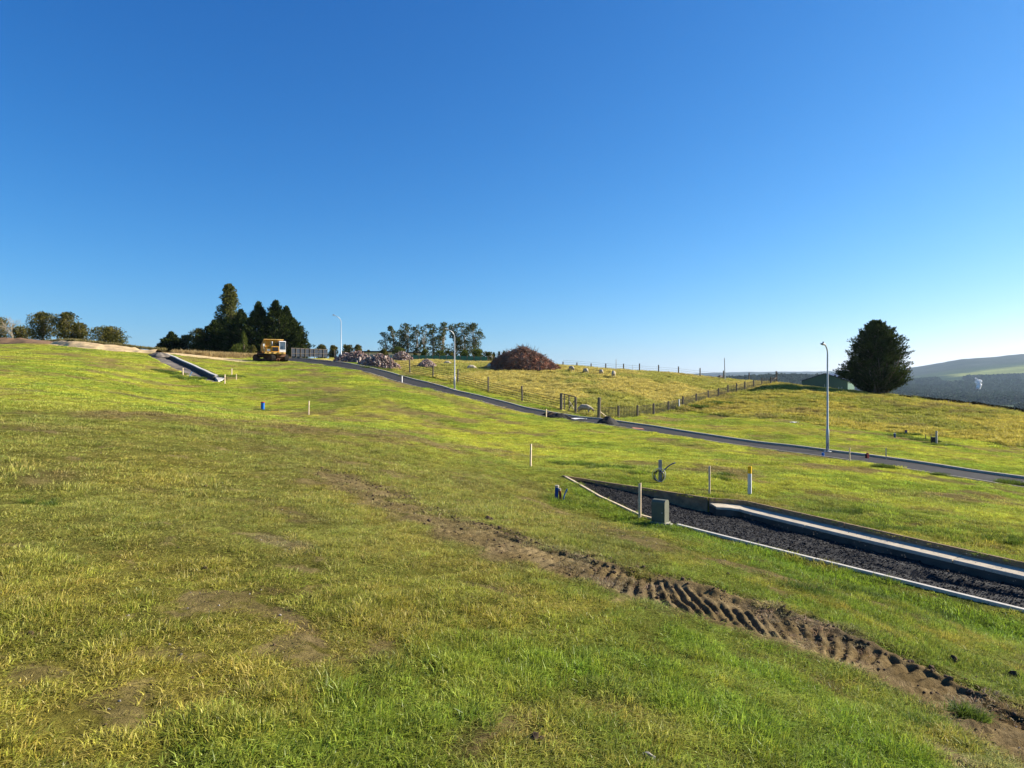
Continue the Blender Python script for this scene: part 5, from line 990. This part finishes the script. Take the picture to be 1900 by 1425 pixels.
# ridge at the left: pine, cypresses, small conifers
def pineprof(h): return float(np.interp(h, [0, .12, .3, .5, .7, .85, .94, 1], [.9, 1.0, .95, .82, .62, .38, .20, .05]))
clump_tree('tall_pine', 'tallest tree on the ridge, a sunlit pine above the dark cypresses', 425, 135, 527, 72, M['pine'], 31, None, 110, .36, 90, .12, 'cone', 'dark conifers on the ridge', .34, .12)
def spire(h): return float(np.interp(h, [0, .15, .4, .62, .80, .92, 1], [.95, 1., .88, .62, .30, .14, .04]))
for i, (px, d, pt, wp, lab) in enumerate([(318, 130, 616, 48, 'small pointed conifer at the left end of the dark grove'), (398, 130, 594, 88, 'dark cypress on the left side of the grove, left of the tall pine'), (447, 128, 574, 96, 'dark cypress directly right of the tall pine'),
                                         (480, 126, 560, 92, 'first tall cypress spire right of the pine'), (512, 126, 557, 92, 'second tall cypress spire, above the dump truck'), (531, 128, 568, 84, 'third cypress spire, above the truck cab'), (544, 127, 590, 66, 'lowest cypress at the right end of the dark grove'), (422, 133, 588, 90, 'broad dark cypress behind the foot of the tall pine')]):
    plume_conifer('cypress_tree', lab, px, d, pt, wp, M['cyp'], 40 + i, 420, .42, 40, spire, 0, base=.02)
clump_tree('shrub_tree', 'grey-green small tree between the small pointed conifer and the cypresses', 347, 132, 622, 36, M['euc'], 61, None, 22, .34, 70, .15); clump_tree('shrub_tree', 'dark leafy tree at the left foot of the cypress grove', 370, 129, 610, 40, M['olive'], 62, None, 24, .34, 80, .1)
plume_conifer('young_conifer', 'light green young conifer in front of the dark grove, left of the truck', 452, 112, 616, 22, M['shrub'], 63, 90, .24, 30, spire, 0, 'shrubs in front of the grove'); clump_tree('shrub', 'yellow-green shrub at the foot of the grove, left of the truck', 442, 110, 638, 30, M['shrub'], 64, None, 12, .24, 60, .05, 'round', 'shrubs in front of the grove', cat='shrub')
clump_tree('shrub', 'olive shrub beside the rear of the truck', 466, 110, 641, 22, M['olive'], 65, None, 10, .24, 50, .05, 'round', 'shrubs in front of the grove', cat='shrub')
# trees at the far left
for i, (px, d, pt, wp, nc, mt, lab) in enumerate([(-4, 120, 588, 40, 22, 'olive', 'dark tree cut off by the left edge of the photo'), (35, 124, 606, 50, 22, 'olive', 'low dark tree behind the bare tree'), (78, 120, 580, 54, 34, 'olive', 'large rounded olive tree right of the bare tree'), (120, 119, 580, 46, 30, 'olive', 'large olive tree sloping down to the right, left half'), (148, 120, 600, 46, 26, 'olive', 'olive tree at the right end of the large clump'), (200, 118, 608, 62, 34, 'olive', 'separate rounded olive tree right of the large clump')]):
    clump_tree('olive_green_tree', lab, px, d, pt, wp, M[mt], 80 + i, M['euctrunk'], nc, .30, 100, .30, 'round', 'rounded trees behind the clay bank')
clump_tree('shrub', 'tiny bush on the skyline above the top of the stub road', 279, 112, 646.5, 8, M['shrub'], 90, None, 5, .15, 30, .1, cat='shrub', group=None)
t, x, z = treeroot('bare_tree', 'leafless pale tree at the far left in front of the dark trees', 24, 114); r = np.random.RandomState(9); Ht = ztop(570, 114) - z; m = MB()
def grow(p, d__, L_, rad, lv):
    q = p + d__ * L_; mid = p + d__ * L_ * .5 + Vector(r.normal(0, .05 * L_, 3)); m.tube([tuple(p), tuple(mid), tuple(q)], [rad, rad * .85, rad * .65], 4, cap=False)
    if lv == 0: return
    for k in range(3 if lv > 2 else 4): grow(p + d__ * L_ * r.uniform(.5, 1), (d__ + Vector(r.normal(0, .42, 3)) + Vector((0, 0, .12))).normalized(), L_ * r.uniform(.6, .85), rad * .6, lv - 1)
grow(Vector((0, 0, -.2)), Vector((0, 0, 1)), Ht * .33, .10, 5); m.build('trunk', M['bare'], t)
# gum trees behind the paddock
G = [(716, 185, 617, 18), (731, 190, 605, 20), (745, 188, 612, 16), (757, 186, 601, 20), (774, 188, 603, 22), (787, 190, 601, 15), (804, 186, 602, 22), (823, 188, 598, 20), (846, 184, 601, 22), (862, 186, 600, 22), (879, 184, 600, 26)]
Gn = ['leftmost gum tree of the row, low and spreading', 'gum tree second from the left of the row', 'thin gum tree third from the left', 'tall gum tree above the left end of the low cream building', 'dense gum tree above the low cream building', 'narrow gum tree left of the gap in the row', 'gum tree right of the gap in the row', 'tallest gum tree of the row, left of the middle street lamp', 'gum tree directly behind the head of the middle street lamp', 'gum tree right of the middle street lamp', 'broadest gum tree at the right end of the row']
for i, ((px, d, pt, wp), lab) in enumerate(zip(G, Gn)):
    clump_tree('gum_tree', lab, px, d, pt, wp + [18, 12, 16, 20, 9, 18, 10, 16, 14, 20, 16][i], M['euc'], 110 + i, M['euctrunk'], [14, 22, 12, 24, 17, 15, 22, 26, 24, 30, 40][i], .40, 60, [.2, .3, .15, .34, .22, .3, .18, .24, .2, .12, .1][i], 'tall', 'row of gum trees behind the paddock', .24, .10)
S = [(709, 130, 648, 20, 'shrub between the two ends of the stone heaps'), (739, 131, 644, 20, 'shrub left of the pale building corner'), (749, 134, 648, 14, 'small shrub at the corner of the cream building'), (770, 131, 655, 9, 'tiny dark shrub in front of the low cream building'), (791, 130, 648, 22, 'rounded shrub standing apart behind the isolated rubble mound'), (817, 132, 651, 22, 'shrub behind the net fence left of the lamp'), (833, 133, 651, 18, 'narrow shrub just left of the middle lamp pole'),
     (858, 131, 650, 26, 'shrub right of the middle lamp pole'), (884, 131, 648, 26, 'larger shrub under the right end of the gum row'), (906, 130, 653, 24, 'shrub between the gum row and the brush pile')]
for i, (px, d, pt, wp, lab) in enumerate(S): clump_tree('shrub', lab, px, d, pt, wp, M['shrub'] if i % 3 else M['olive'], 140 + i, None, 16, .28, 62, .06, 'round', 'shrubs along the back of the paddock', .34, .08, 'shrub')
for i, (px, pt, wp) in enumerate([(917, 654, 9), (926, 652, 9), (935, 651, 9)]): plume_conifer('young_conifer', ['small dark conifer at the left of three behind the brush pile', 'middle one of three small conifers behind the brush pile', 'small conifer nearest the top of the brush pile'][i], px, 140, pt, wp, M['cyp'], 160 + i, 50, .3, 16, spire, 0, 'young conifers behind the brush pile')
for i, (px, pt, wp, lab) in enumerate([(597, 640, 24, 'olive tree behind the shade house'), (619, 641, 18, 'olive tree left of the farthest lamp pole'), (645, 640, 26, 'olive tree right of the farthest lamp pole'), (665, 640, 20, 'pointed olive tree above the rubble heap'), (683, 650, 9, 'tiny tree on the roofline of the long cream building')]): clump_tree('olive_green_tree', lab, px, 170, pt, wp, M['olive'], 170 + i, None, 18, .42, 60, .12, 'round', 'trees beyond the top of the road')
# dark hedge along the right skyline
hb = hits([(1664, 735.5), (1700, 740), (1760, 747), (1820, 755), (1900, 767)]); hb = ext(hb, 14); hl = resample(hb, .12); r = np.random.RandomState(3); n_ = len(hl) * 26; k = r.randint(0, len(hl), n_); P_ = np.stack([hl[k, 0] + r.normal(0, .25, n_), hl[k, 1] + .9 + r.normal(0, .3, n_), np.zeros(n_)], 1)
P_[:, 2] = H(P_[:, 0], P_[:, 1]) + r.rand(n_) * (.35 + .45 * fbm(P_[:, 0], P_[:, 1], 1.5, 7, 2)) * np.interp(k, [0, len(hl) * .35, len(hl)], [.25, .8, 1.15]); th = thing('hedge', 'long low dark hedge running down the right skyline', 'hedge', (hl[0, 0], hl[0, 1], gz(*hl[0])))
o = link('foliage', quadmesh('foliage', leaves(P_ - np.array(th.location), r.normal(0, 1, (n_, 3)) + [0, 0, .5], .22, r, .6, .6), M['hedge']), th)
m = MB(); 
for i in range(0, len(hl), 14): m.tube([(hl[i, 0] - th.location.x, hl[i, 1] + .9 - th.location.y, gz(hl[i, 0], hl[i, 1] + .9) - th.location.z - .1), (hl[i, 0] + r.normal(0, .1) - th.location.x, hl[i, 1] + .9 - th.location.y, gz(hl[i, 0], hl[i, 1] + .9) - th.location.z + .45)], [.05, .02], 5)
m.build('stems', M['trunk'], th)
# ---------------------------------------------------------------- scattered cover: grass, tussocks, clods, gravel stones, far forest
SRC = []
def srccol(prefix, meshes):
    c_ = bpy.data.collections.new(prefix + '_sources')
    for i, me in enumerate(meshes): o = bpy.data.objects.new('%s_source_%02d' % (prefix, i), me); c_.objects.link(o)
    return c_
def scatter(name, P_, rz, scv, idx, colr, dryv, srcs, label, cat):
    me = bpy.data.meshes.new(name); n_ = len(P_); me.vertices.add(n_); me.vertices.foreach_set('co', np.asarray(P_, np.float32).ravel())
    for nm, ty, arr in (('rz', 'FLOAT', rz), ('sc', 'FLOAT_VECTOR', scv), ('idx', 'INT', idx), ('dry', 'FLOAT', dryv)):
        a = me.attributes.new(nm, ty, 'POINT'); a.data.foreach_set('vector' if ty == 'FLOAT_VECTOR' else 'value', np.asarray(arr, np.int32 if ty == 'INT' else np.float32).ravel())
    if colr is not None: vcol(me, 'col', colr)
    o = link(name, me); tag(o, label, cat, kind='stuff')
    ng = bpy.data.node_groups.new(name + '_scatter', 'GeometryNodeTree'); ng.interface.new_socket('Geometry', in_out='INPUT', socket_type='NodeSocketGeometry'); ng.interface.new_socket('Geometry', in_out='OUTPUT', socket_type='NodeSocketGeometry')
    gi = ng.nodes.new('NodeGroupInput'); go_ = ng.nodes.new('NodeGroupOutput'); ip = ng.nodes.new('GeometryNodeInstanceOnPoints'); ci = ng.nodes.new('GeometryNodeCollectionInfo'); ci.inputs['Collection'].default_value = srcs; ci.inputs['Separate Children'].default_value = True; ci.inputs['Reset Children'].default_value = True
    def na(nm, ty): q_ = ng.nodes.new('GeometryNodeInputNamedAttribute'); q_.data_type = ty; q_.inputs['Name'].default_value = nm; return [s for s in q_.outputs if s.enabled and s.name == 'Attribute'][0]
    cx = ng.nodes.new('ShaderNodeCombineXYZ'); L = ng.links.new; L(na('rz', 'FLOAT'), cx.inputs[2]); L(gi.outputs[0], ip.inputs['Points']); L(ci.outputs[0], ip.inputs['Instance']); ip.inputs['Pick Instance'].default_value = True
    L(na('idx', 'INT'), ip.inputs['Instance Index']); L(cx.outputs[0], ip.inputs['Rotation']); L(na('sc', 'FLOAT_VECTOR'), ip.inputs['Scale']); L(ip.outputs[0], go_.inputs[0])
    md = o.modifiers.new('scatter', 'NODES'); md.node_group = ng; return o
def tuft(name, seed, nb_, rad, h0, h1, wd, lean, mt, flat=0, segs=2):
    r = np.random.RandomState(seed); V_ = []; F_ = []; bv = []
    for k in range(nb_):
        a = r.rand() * 6.283; q = rad * math.sqrt(r.rand()); x, y = q * math.cos(a), q * math.sin(a); h = r.uniform(h0, h1) * (1.15 - .5 * (q / rad) ** 2); la = a + r.normal(0, 1.1); ln = abs(r.normal(lean, lean * .6)) + (.9 if r.rand() < flat else 0); dx, dy = math.cos(la), math.sin(la); fa = r.rand() * 3.1416; wx, wy = math.cos(fa) * wd / 2, math.sin(fa) * wd / 2; b = len(V_); g = r.rand()
        for s in range(segs):
            u = s / segs; zz_ = h * u * (1 - .35 * ln * u); off = h * ln * u * u; w2 = 1 - .35 * u; V_ += [(x + dx * off - wx * w2, y + dy * off - wy * w2, zz_ - (.012 if s == 0 else 0)), (x + dx * off + wx * w2, y + dy * off + wy * w2, zz_ - (.012 if s == 0 else 0))]; bv += [g, g]
            if s: F_.append((b + 2 * s - 2, b + 2 * s - 1, b + 2 * s + 1, b + 2 * s))
        off = h * ln; V_.append((x + dx * off, y + dy * off, max(.004, h * (1 - .35 * ln)))); bv.append(g); F_.append((b + 2 * segs - 2, b + 2 * segs - 1, b + 2 * segs))
    me = bpy.data.meshes.new(name); me.from_pydata(V_, [], F_); me.materials.append(mt); a_ = me.attributes.new('bv', 'FLOAT', 'POINT'); a_.data.foreach_set('value', np.array(bv, np.float32)); me.update(); return me
MG = attrmat('grass_blades', 'col', 'INSTANCER', .38, straw=(.38, .29, .10))
short = [tuft('turf_tuft', 200 + i, 36, .080, .018, .060, .0042, 1.0, MG, .35) for i in range(5)]; lush = [tuft('grass_clump', 220 + i, 46, .065, .04, .105, .0046, .75, MG, .08, 3) for i in range(4)]
midt = [tuft('turf_patch', 240 + i, 70, .24, .03, .08, .011, .6, MG, .2) for i in range(4)]; fart = [tuft('far_turf', 250 + i, 60, .55, .06, .15, .035, .6, MG, .1, 2) for i in range(4)]; tuss = [tuft('tussock', 260 + i, 60, .28, .12, .34, .028, .5, MG, .15, 3) for i in range(4)]
rs = np.random.RandomState(1)
def sample(r0, r1, n_, amax=48):
    r_ = np.sqrt(rs.uniform(r0 * r0, r1 * r1, n_)); a = np.radians(rs.uniform(-amax, amax, n_)); return r_ * np.sin(a), r_ * np.cos(a)
def grass(name, r0, r1, n_, metas, smul, label, edge=.0, hm=1., lushmeta=None, dmul=1.):
    x, y = sample(r0, r1, n_); colr, dens, h, dry = field(x, y); keep = rs.rand(n_) < dens * dmul; x, y, colr, h, dry, dens = x[keep], y[keep], colr[keep], h[keep], dry[keep], dens[keep]; n2_ = len(x); z = ground_z(x, y); nm = len(metas)
    s = smul * rs.uniform(.7, 1.3, n2_); idx = rs.randint(0, nm, n2_); col2 = colr * rs.uniform(.55, 1.6, (n2_, 1)) * (1 + rs.normal(0, .06, (n2_, 3))); hh = s * h * hm * rs.uniform(.75, 1.3, n2_) * (.55 + .45 * dens)
    return scatter(name, np.stack([x, y, z - .004], 1), rs.uniform(0, 6.283, n2_), np.stack([s, s, hh], 1), idx, np.clip(col2, 0, 1), dry, srccol(name, metas), label, 'grass')
gscale = 1.58
_field = field
def field(x, y):
    c_, d_, h_, y_ = _field(x, y); return c_ * gscale, d_, h_, y_
grass('near_grass', 1.7, 9.5, 42000, short, 1.15, 'short patchy olive and green grass in the foreground')
grass('middle_grass', 9.5, 24, 60000, short, 1.75, 'short patchy grass of the middle lawn', dmul=1.)
grass('far_grass', 22, 55, 64000, midt, 1.15, 'bright sown grass of the slope toward the road', hm=.85)
grass('distant_grass', 50, 125, 52000, fart, .8, 'distant turf on the hillside up to the skyline', hm=.8)
# taller clumps where the lawn is lush
x, y = sample(1.8, 17, 26000); colr, dens, h, dry = field(x, y); m_ = (rs.rand(len(x)) < dens ** 2 * sstep(.80, 1.4, h) * .55) ; x, y, colr, h, dry = x[m_], y[m_], colr[m_], h[m_], dry[m_]; s = rs.uniform(.6, 1.25, len(x))
scatter('grass_clumps', np.stack([x, y, ground_z(x, y) - .005], 1), rs.uniform(0, 6.28, len(x)), np.stack([s, s, s * rs.uniform(.55, 1.1, len(x)) * np.clip(h, 0, 1.3) * .75], 1), rs.randint(0, 4, len(x)), colr * rs.uniform(.65, 1.15, (len(x), 1)) * np.array((.95, 1.02, .9)), dry * .45, srccol('grass_clumps', lush), 'taller green clumps of grass in the foreground lawn', 'grass')
# tussocks: paddock, bank, and the rims of gravel beds
x, y = sample(48, 122, 90000, 44); pdm = inpoly(x, y, PADD) | inpoly(x, y, BANK); x, y = x[pdm], y[pdm]; keep = rs.rand(len(x)) < .34 + .5 * (fbm(x, y, 1.3, 54, 3) > .5); x, y = x[keep][:30000], y[keep][:30000]; colr, dens, h, dry = field(x, y); s = rs.uniform(.6, 1.3, len(x))
scatter('paddock_tussocks', np.stack([x, y, ground_z(x, y) - .02], 1), rs.uniform(0, 6.28, len(x)), np.stack([s * 1.3, s * 1.3, s * rs.uniform(.5, 1.1, len(x))], 1), rs.randint(0, 4, len(x)), np.clip(colr * rs.uniform(.7, 1.3, (len(x), 1)), 0, 1), dry, srccol('paddock_tussocks', tuss), 'straw coloured tussock grass of the paddock and the bank', 'grass')
def clumps_at(name, pl, label, cat='grass'):
    Xs = []; 
    for px, py, rad, n_, s0 in pl:
        x0, y0, _ = hit(px, py); a = rs.rand(n_) * 6.283; q = rad * np.sqrt(rs.rand(n_)); Xs.append(np.stack([x0 + q * np.cos(a), y0 + q * np.sin(a) * .6, np.full(n_, s0)], 1))
    A_ = np.concatenate(Xs); x, y = A_[:, 0], A_[:, 1]; n_ = len(x); s = A_[:, 2] * rs.uniform(.7, 1.3, n_)
    scatter(name, np.stack([x, y, H(x, y) - .01], 1), rs.uniform(0, 6.28, n_), np.stack([s, s, s], 1), rs.randint(0, 4, n_), np.array((.11, .17, .02)) * rs.uniform(.7, 1.4, (n_, 1)) * .8, np.full(n_, .15), srccol(name, lush), label, cat)
clumps_at('weed_clumps', [(1215, 985, .40, 60, 1.3), (1180, 975, .3, 30, 1.1), (1037, 931, .35, 40, 1.2), (1640, 868, .45, 50, 2.2), (1746, 881, .3, 20, 1.5), (1880, 897, .6, 50, 2.0), (1350, 885, .25, 20, 2.2), (1335, 890, .3, 20, 1.8), (1640, 980, .5, 30, 1.3), (1560, 950, .5, 30, 1.3), (1850, 1000, .5, 30, 1.3),
                          (320, 692, 1.2, 60, 2.4), (350, 702, 1.5, 80, 2.4), (300, 688, 1.0, 50, 2.), (430, 698, 1.4, 60, 2.), (487, 762, .5, 30, 1.8), (1060, 862, .9, 60, 1.5), (1130, 868, .8, 60, 1.5), (1190, 879, .5, 40, 1.4), (1795, 1325, .10, 16, 1.0), (1700, 1340, .1, 8, .8), (1500, 1100, .4, 24, 1.2), (1750, 1150, .4, 30, 1.4), (1600, 1105, .35, 26, 1.4), (85, 935, .20, 8, .9), (1270, 760, .8, 60, 3.), (1300, 757, 1.2, 90, 4.5), (1335, 750, 1.4, 90, 4.5), (1370, 742, 1.2, 60, 4.), (1668, 810, 1.2, 50, 2.2), (1690, 806, 1., 40, 2.2), (1715, 817, 1.2, 60, 2.2), (1750, 826, 1.4, 50, 2.), (760, 700, 1.2, 60, 2.5), (700, 684, 2., 80, 2.5)], 'lush green weed clumps along edges and around pipes')
# dry long grass behind the truck and along the bank top
xs = []; 
a = hits([(322, 655), (360, 659), (400, 661), (440, 663), (475, 664)]); L_ = resample(a, .1); k = rs.randint(0, len(L_), 1800); x = L_[k, 0] + rs.normal(0, .8, 1800); y = L_[k, 1] + 2.5 + rs.rand(1800) * 7
b = resample(bt, .2); k = rs.randint(0, len(b), 900); x = np.concatenate([x, b[k, 0] + rs.normal(0, .2, 900)]); y = np.concatenate([y, b[k, 1] + .2 + np.abs(rs.normal(0, .8, 900))]); zb = H(x, y); kk_ = np.clip((k * len(BPROF) // len(b)), 0, len(BPROF) - 1); zb[1800:] += .66 * np.array(BPROF)[kk_]; s = rs.uniform(.8, 1.8, len(x)); s[1800:] *= .55; cc = np.tile(np.array((.34, .24, .10)), (len(x), 1)); cc[1800:] = (.14, .13, .04)
scatter('dry_long_grass', np.stack([x, y, zb - .03], 1), rs.uniform(0, 6.28, len(x)), np.stack([s * 1.3, s * 1.3, s * 1.5], 1), rs.randint(0, 4, len(x)), cc * rs.uniform(.7, 1.3, (len(x), 1)), np.full(len(x), .8), srccol('dry_long_grass', tuss), 'pale dry long grass below the dark grove and along the clay bank', 'grass')
# clods along the track marks, stones in the foreground, gravel stones
def rocks(name, n_, seed, mt, s=.5):
    out = []
    for i in range(n_):
        m = MB(); rock_mesh(seed + i, m, (0, 0, 0), 1.0); out.append(m.mesh(name, mt))
    return out
tl = resample(TRK, .03); n_ = 1500; k = rs.randint(0, len(tl), n_); off = np.where(rs.rand(n_) < .55, -.42 + rs.normal(0, .09, n_), rs.uniform(-.75, .5, n_)); Tn = np.gradient(tl, axis=0); Tn /= np.linalg.norm(Tn, axis=1)[:, None]; x = tl[k, 0] + Tn[k, 1] * off * 1.0; y = tl[k, 1] - Tn[k, 0] * off; s = np.exp(rs.normal(-4.5, .5, n_)).clip(.005, .032)
x2, y2 = sample(2, 14, 500, 44); s2 = np.exp(rs.normal(-4.7, .5, 500)).clip(.004, .035); _, dd2, _, _ = _field(x2, y2); kp = rs.rand(500) < 1.05 - dd2; x = np.concatenate([x, x2[kp]]); y = np.concatenate([y, y2[kp]]); s = np.concatenate([s, s2[kp]]); n_ = len(x)
scatter('soil_clods', np.stack([x, y, ground_z(x, y) + s * .3], 1), rs.uniform(0, 6.28, n_), np.stack([s, s, s * .8], 1), rs.randint(0, 5, n_), None, np.zeros(n_), srccol('soil_clods', rocks('clod', 5, 900, M['clod'] if 'clod' in M else mat('clod', (.10, .068, .042), .95, .35, 20, bump=.004, bscale=90))), 'loose soil clods thrown up beside the track marks', 'soil clods')
for px, py, s, lab in [(990, 1376, .040, 'dark earth clod in the grass at the bottom centre'), (1205, 1412, .034, 'pale stone at the bottom edge of the foreground'), (1770, 1228, .045, 'dark earth lump on the right beyond the track marks'), (1350, 1070, .04, 'single dark clod in the lawn above the track marks'), (1880, 1255, .05, 'dark clod near the right edge beyond the track marks'), (905, 965, .06, 'dark lump at the left end of the rut edge'), (1450, 1125, .04, 'small dark clod between track marks and gravel')]:
    x, y, z = hit(px, py); m = MB(); rock_mesh(px, m, (0, 0, 0), s, .8); rock_mesh(px + 1, m, (s * .9, s * .2, -s * .3), s * .6); rock_mesh(px + 2, m, (-s * .8, s * .3, -s * .3), s * .5); tag(m.build('stone' if 'stone' in lab else 'earth_clod', mat('pale_stone', (.32, .29, .24), .9, .2, 20) if 'stone' in lab else M['soil'], loc=(x, y, z + s * .35)), lab, 'stone' if 'stone' in lab else 'clod')
x2, y2 = sample(2, 16, 6000, 46); c2_, dd2, _, _ = _field(x2, y2); kp = (rs.rand(6000) < .9 * sstep(.45, .1, dd2)) & (fbm(x2, y2, 1.6, 77, 3) > .42); x2, y2 = x2[kp], y2[kp]; s2 = np.exp(rs.normal(-5.0, .5, len(x2))).clip(.003, .013); n_ = len(x2)
scatter('pebbles', np.stack([x2, y2, ground_z(x2, y2) + s2 * .2], 1), rs.uniform(0, 6.28, n_), np.stack([s2, s2, s2 * .8], 1), rs.randint(0, 5, n_), np.array((.26, .23, .19)) * rs.uniform(.5, 1.5, (n_, 1)), np.zeros(n_), srccol('pebbles', rocks('pebble', 5, 970, attrmat('pebble_stone', 'col', 'INSTANCER', 0, .2, 30.))), 'small grey pebbles lying in the bare patches of the lawn', 'pebbles')
n_ = 32000; t_ = rs.rand(n_) ** 1.25; k = ((1 - t_ * .62) * (len(GA) - 1)).astype(int) if False else (rs.rand(n_) * (len(GA) - 1)).astype(int); u = rs.uniform(.03, .93, n_); x = GA[k, 0] * (1 - u) + GB[k, 0] * u; y = GA[k, 1] * (1 - u) + GB[k, 1] * u; s = np.exp(rs.normal(-4.35, .35, n_)).clip(.006, .026); g1 = rs.uniform(.5, 1.9, (n_, 1))
MGV = attrmat('gravel_stones', 'col', 'INSTANCER', 0, .2, 30.)
scatter('gravel_stones', np.stack([x, y, gravz(x, y, u) + s * .15], 1), rs.uniform(0, 6.28, n_), np.stack([s, s, s], 1), rs.randint(0, 5, n_), np.array((.035, .034, .033)) * g1, np.zeros(n_), srccol('gravel_stones', rocks('gravel_stone', 5, 950, MGV)), 'loose dark grey chippings covering the gravel path', 'gravel')
# far forest on the valley side
n_ = 90000; a = np.radians(rs.uniform(14, 62, n_)); r_ = np.sqrt(rs.uniform(900 ** 2, 3300 ** 2, n_)); x = r_ * np.sin(a); y = r_ * np.cos(a); hp = CX + F * x / y; f1 = fbm(x, y, 420., 93, 4); f3 = fbm(x, y, 220., 95, 3)
kp = ((y > 1380) & (y + (f1 - .5) * 500 < 2850) & (f3 > .36)) | ((y <= 1380) & (f3 > .55)) | ((y > 2850) & (hp < 1780) & (f3 > .45)); x, y = x[kp][:45000], y[kp][:45000]; n_ = len(x); s = rs.uniform(6, 12, n_)
MF = attrmat('forest_trees', 'col', 'INSTANCER', .1, straw=(.03, .04, .02)); fm = []
for i in range(4):
    r = np.random.RandomState(300 + i); Vv = []
    for q in range(4):
        ox, oy = r.uniform(-.8, .8, 2); hh = r.uniform(.8, 1.4); u = r.rand(70); a = r.rand(70) * 6.283; wr = (1 - u) ** .8 * .42 + .04; P_ = np.stack([ox + np.cos(a) * wr, oy + np.sin(a) * wr, .1 + u * hh], 1); Vv.append(leaves(P_, np.stack([np.cos(a), np.sin(a), np.full(70, .3)], 1), .3, r, .8, .4))
    me = quadmesh('forest_clump', np.concatenate(Vv), MF); a_ = me.attributes.new('bv', 'FLOAT', 'POINT'); a_.data.foreach_set('value', r.rand(len(me.vertices)).astype(np.float32)); fm.append(me)
scatter('far_forest', np.stack([x, y, hills_z(np.arctan2(x, y), np.hypot(x, y)) - 1], 1), rs.uniform(0, 6.28, n_), np.stack([s, s, s * 1.2], 1), rs.randint(0, 4, n_), np.array((.032, .052, .020)) * rs.uniform(.5, 1.6, (n_, 1)), np.zeros(n_), srccol('far_forest', fm), 'dark pine plantation covering the far valley side', 'forest')
# ---------------------------------------------------------------- air
m = MB(); m.box((500, 3000, 0), (15000, 20000, 2)); HZ0, HZ1 = -140, 330
vs = [(-9000, -400, HZ0), (9000, -400, HZ0), (9000, 12500, HZ0), (-9000, 12500, HZ0), (-9000, -400, HZ1), (9000, -400, HZ1), (9000, 12500, HZ1), (-9000, 12500, HZ1)]
m = MB(); m.add(vs, [(3, 2, 1, 0), (4, 5, 6, 7), (0, 1, 5, 4), (1, 2, 6, 5), (2, 3, 7, 6), (3, 0, 4, 7)])
mh = bpy.data.materials.new('air'); mh.use_nodes = True; t = mh.node_tree; t.nodes.clear(); oo = N(t, 'ShaderNodeOutputMaterial'); pv = N(t, 'ShaderNodeVolumePrincipled'); pv.inputs['Color'].default_value = (.55, .76, 1, 1); pv.inputs['Density'].default_value = .000045; pv.inputs['Anisotropy'].default_value = .35; t.links.new(pv.outputs[0], oo.inputs['Volume'])
o = m.build('haze', mh); tag(o, kind='stuff')
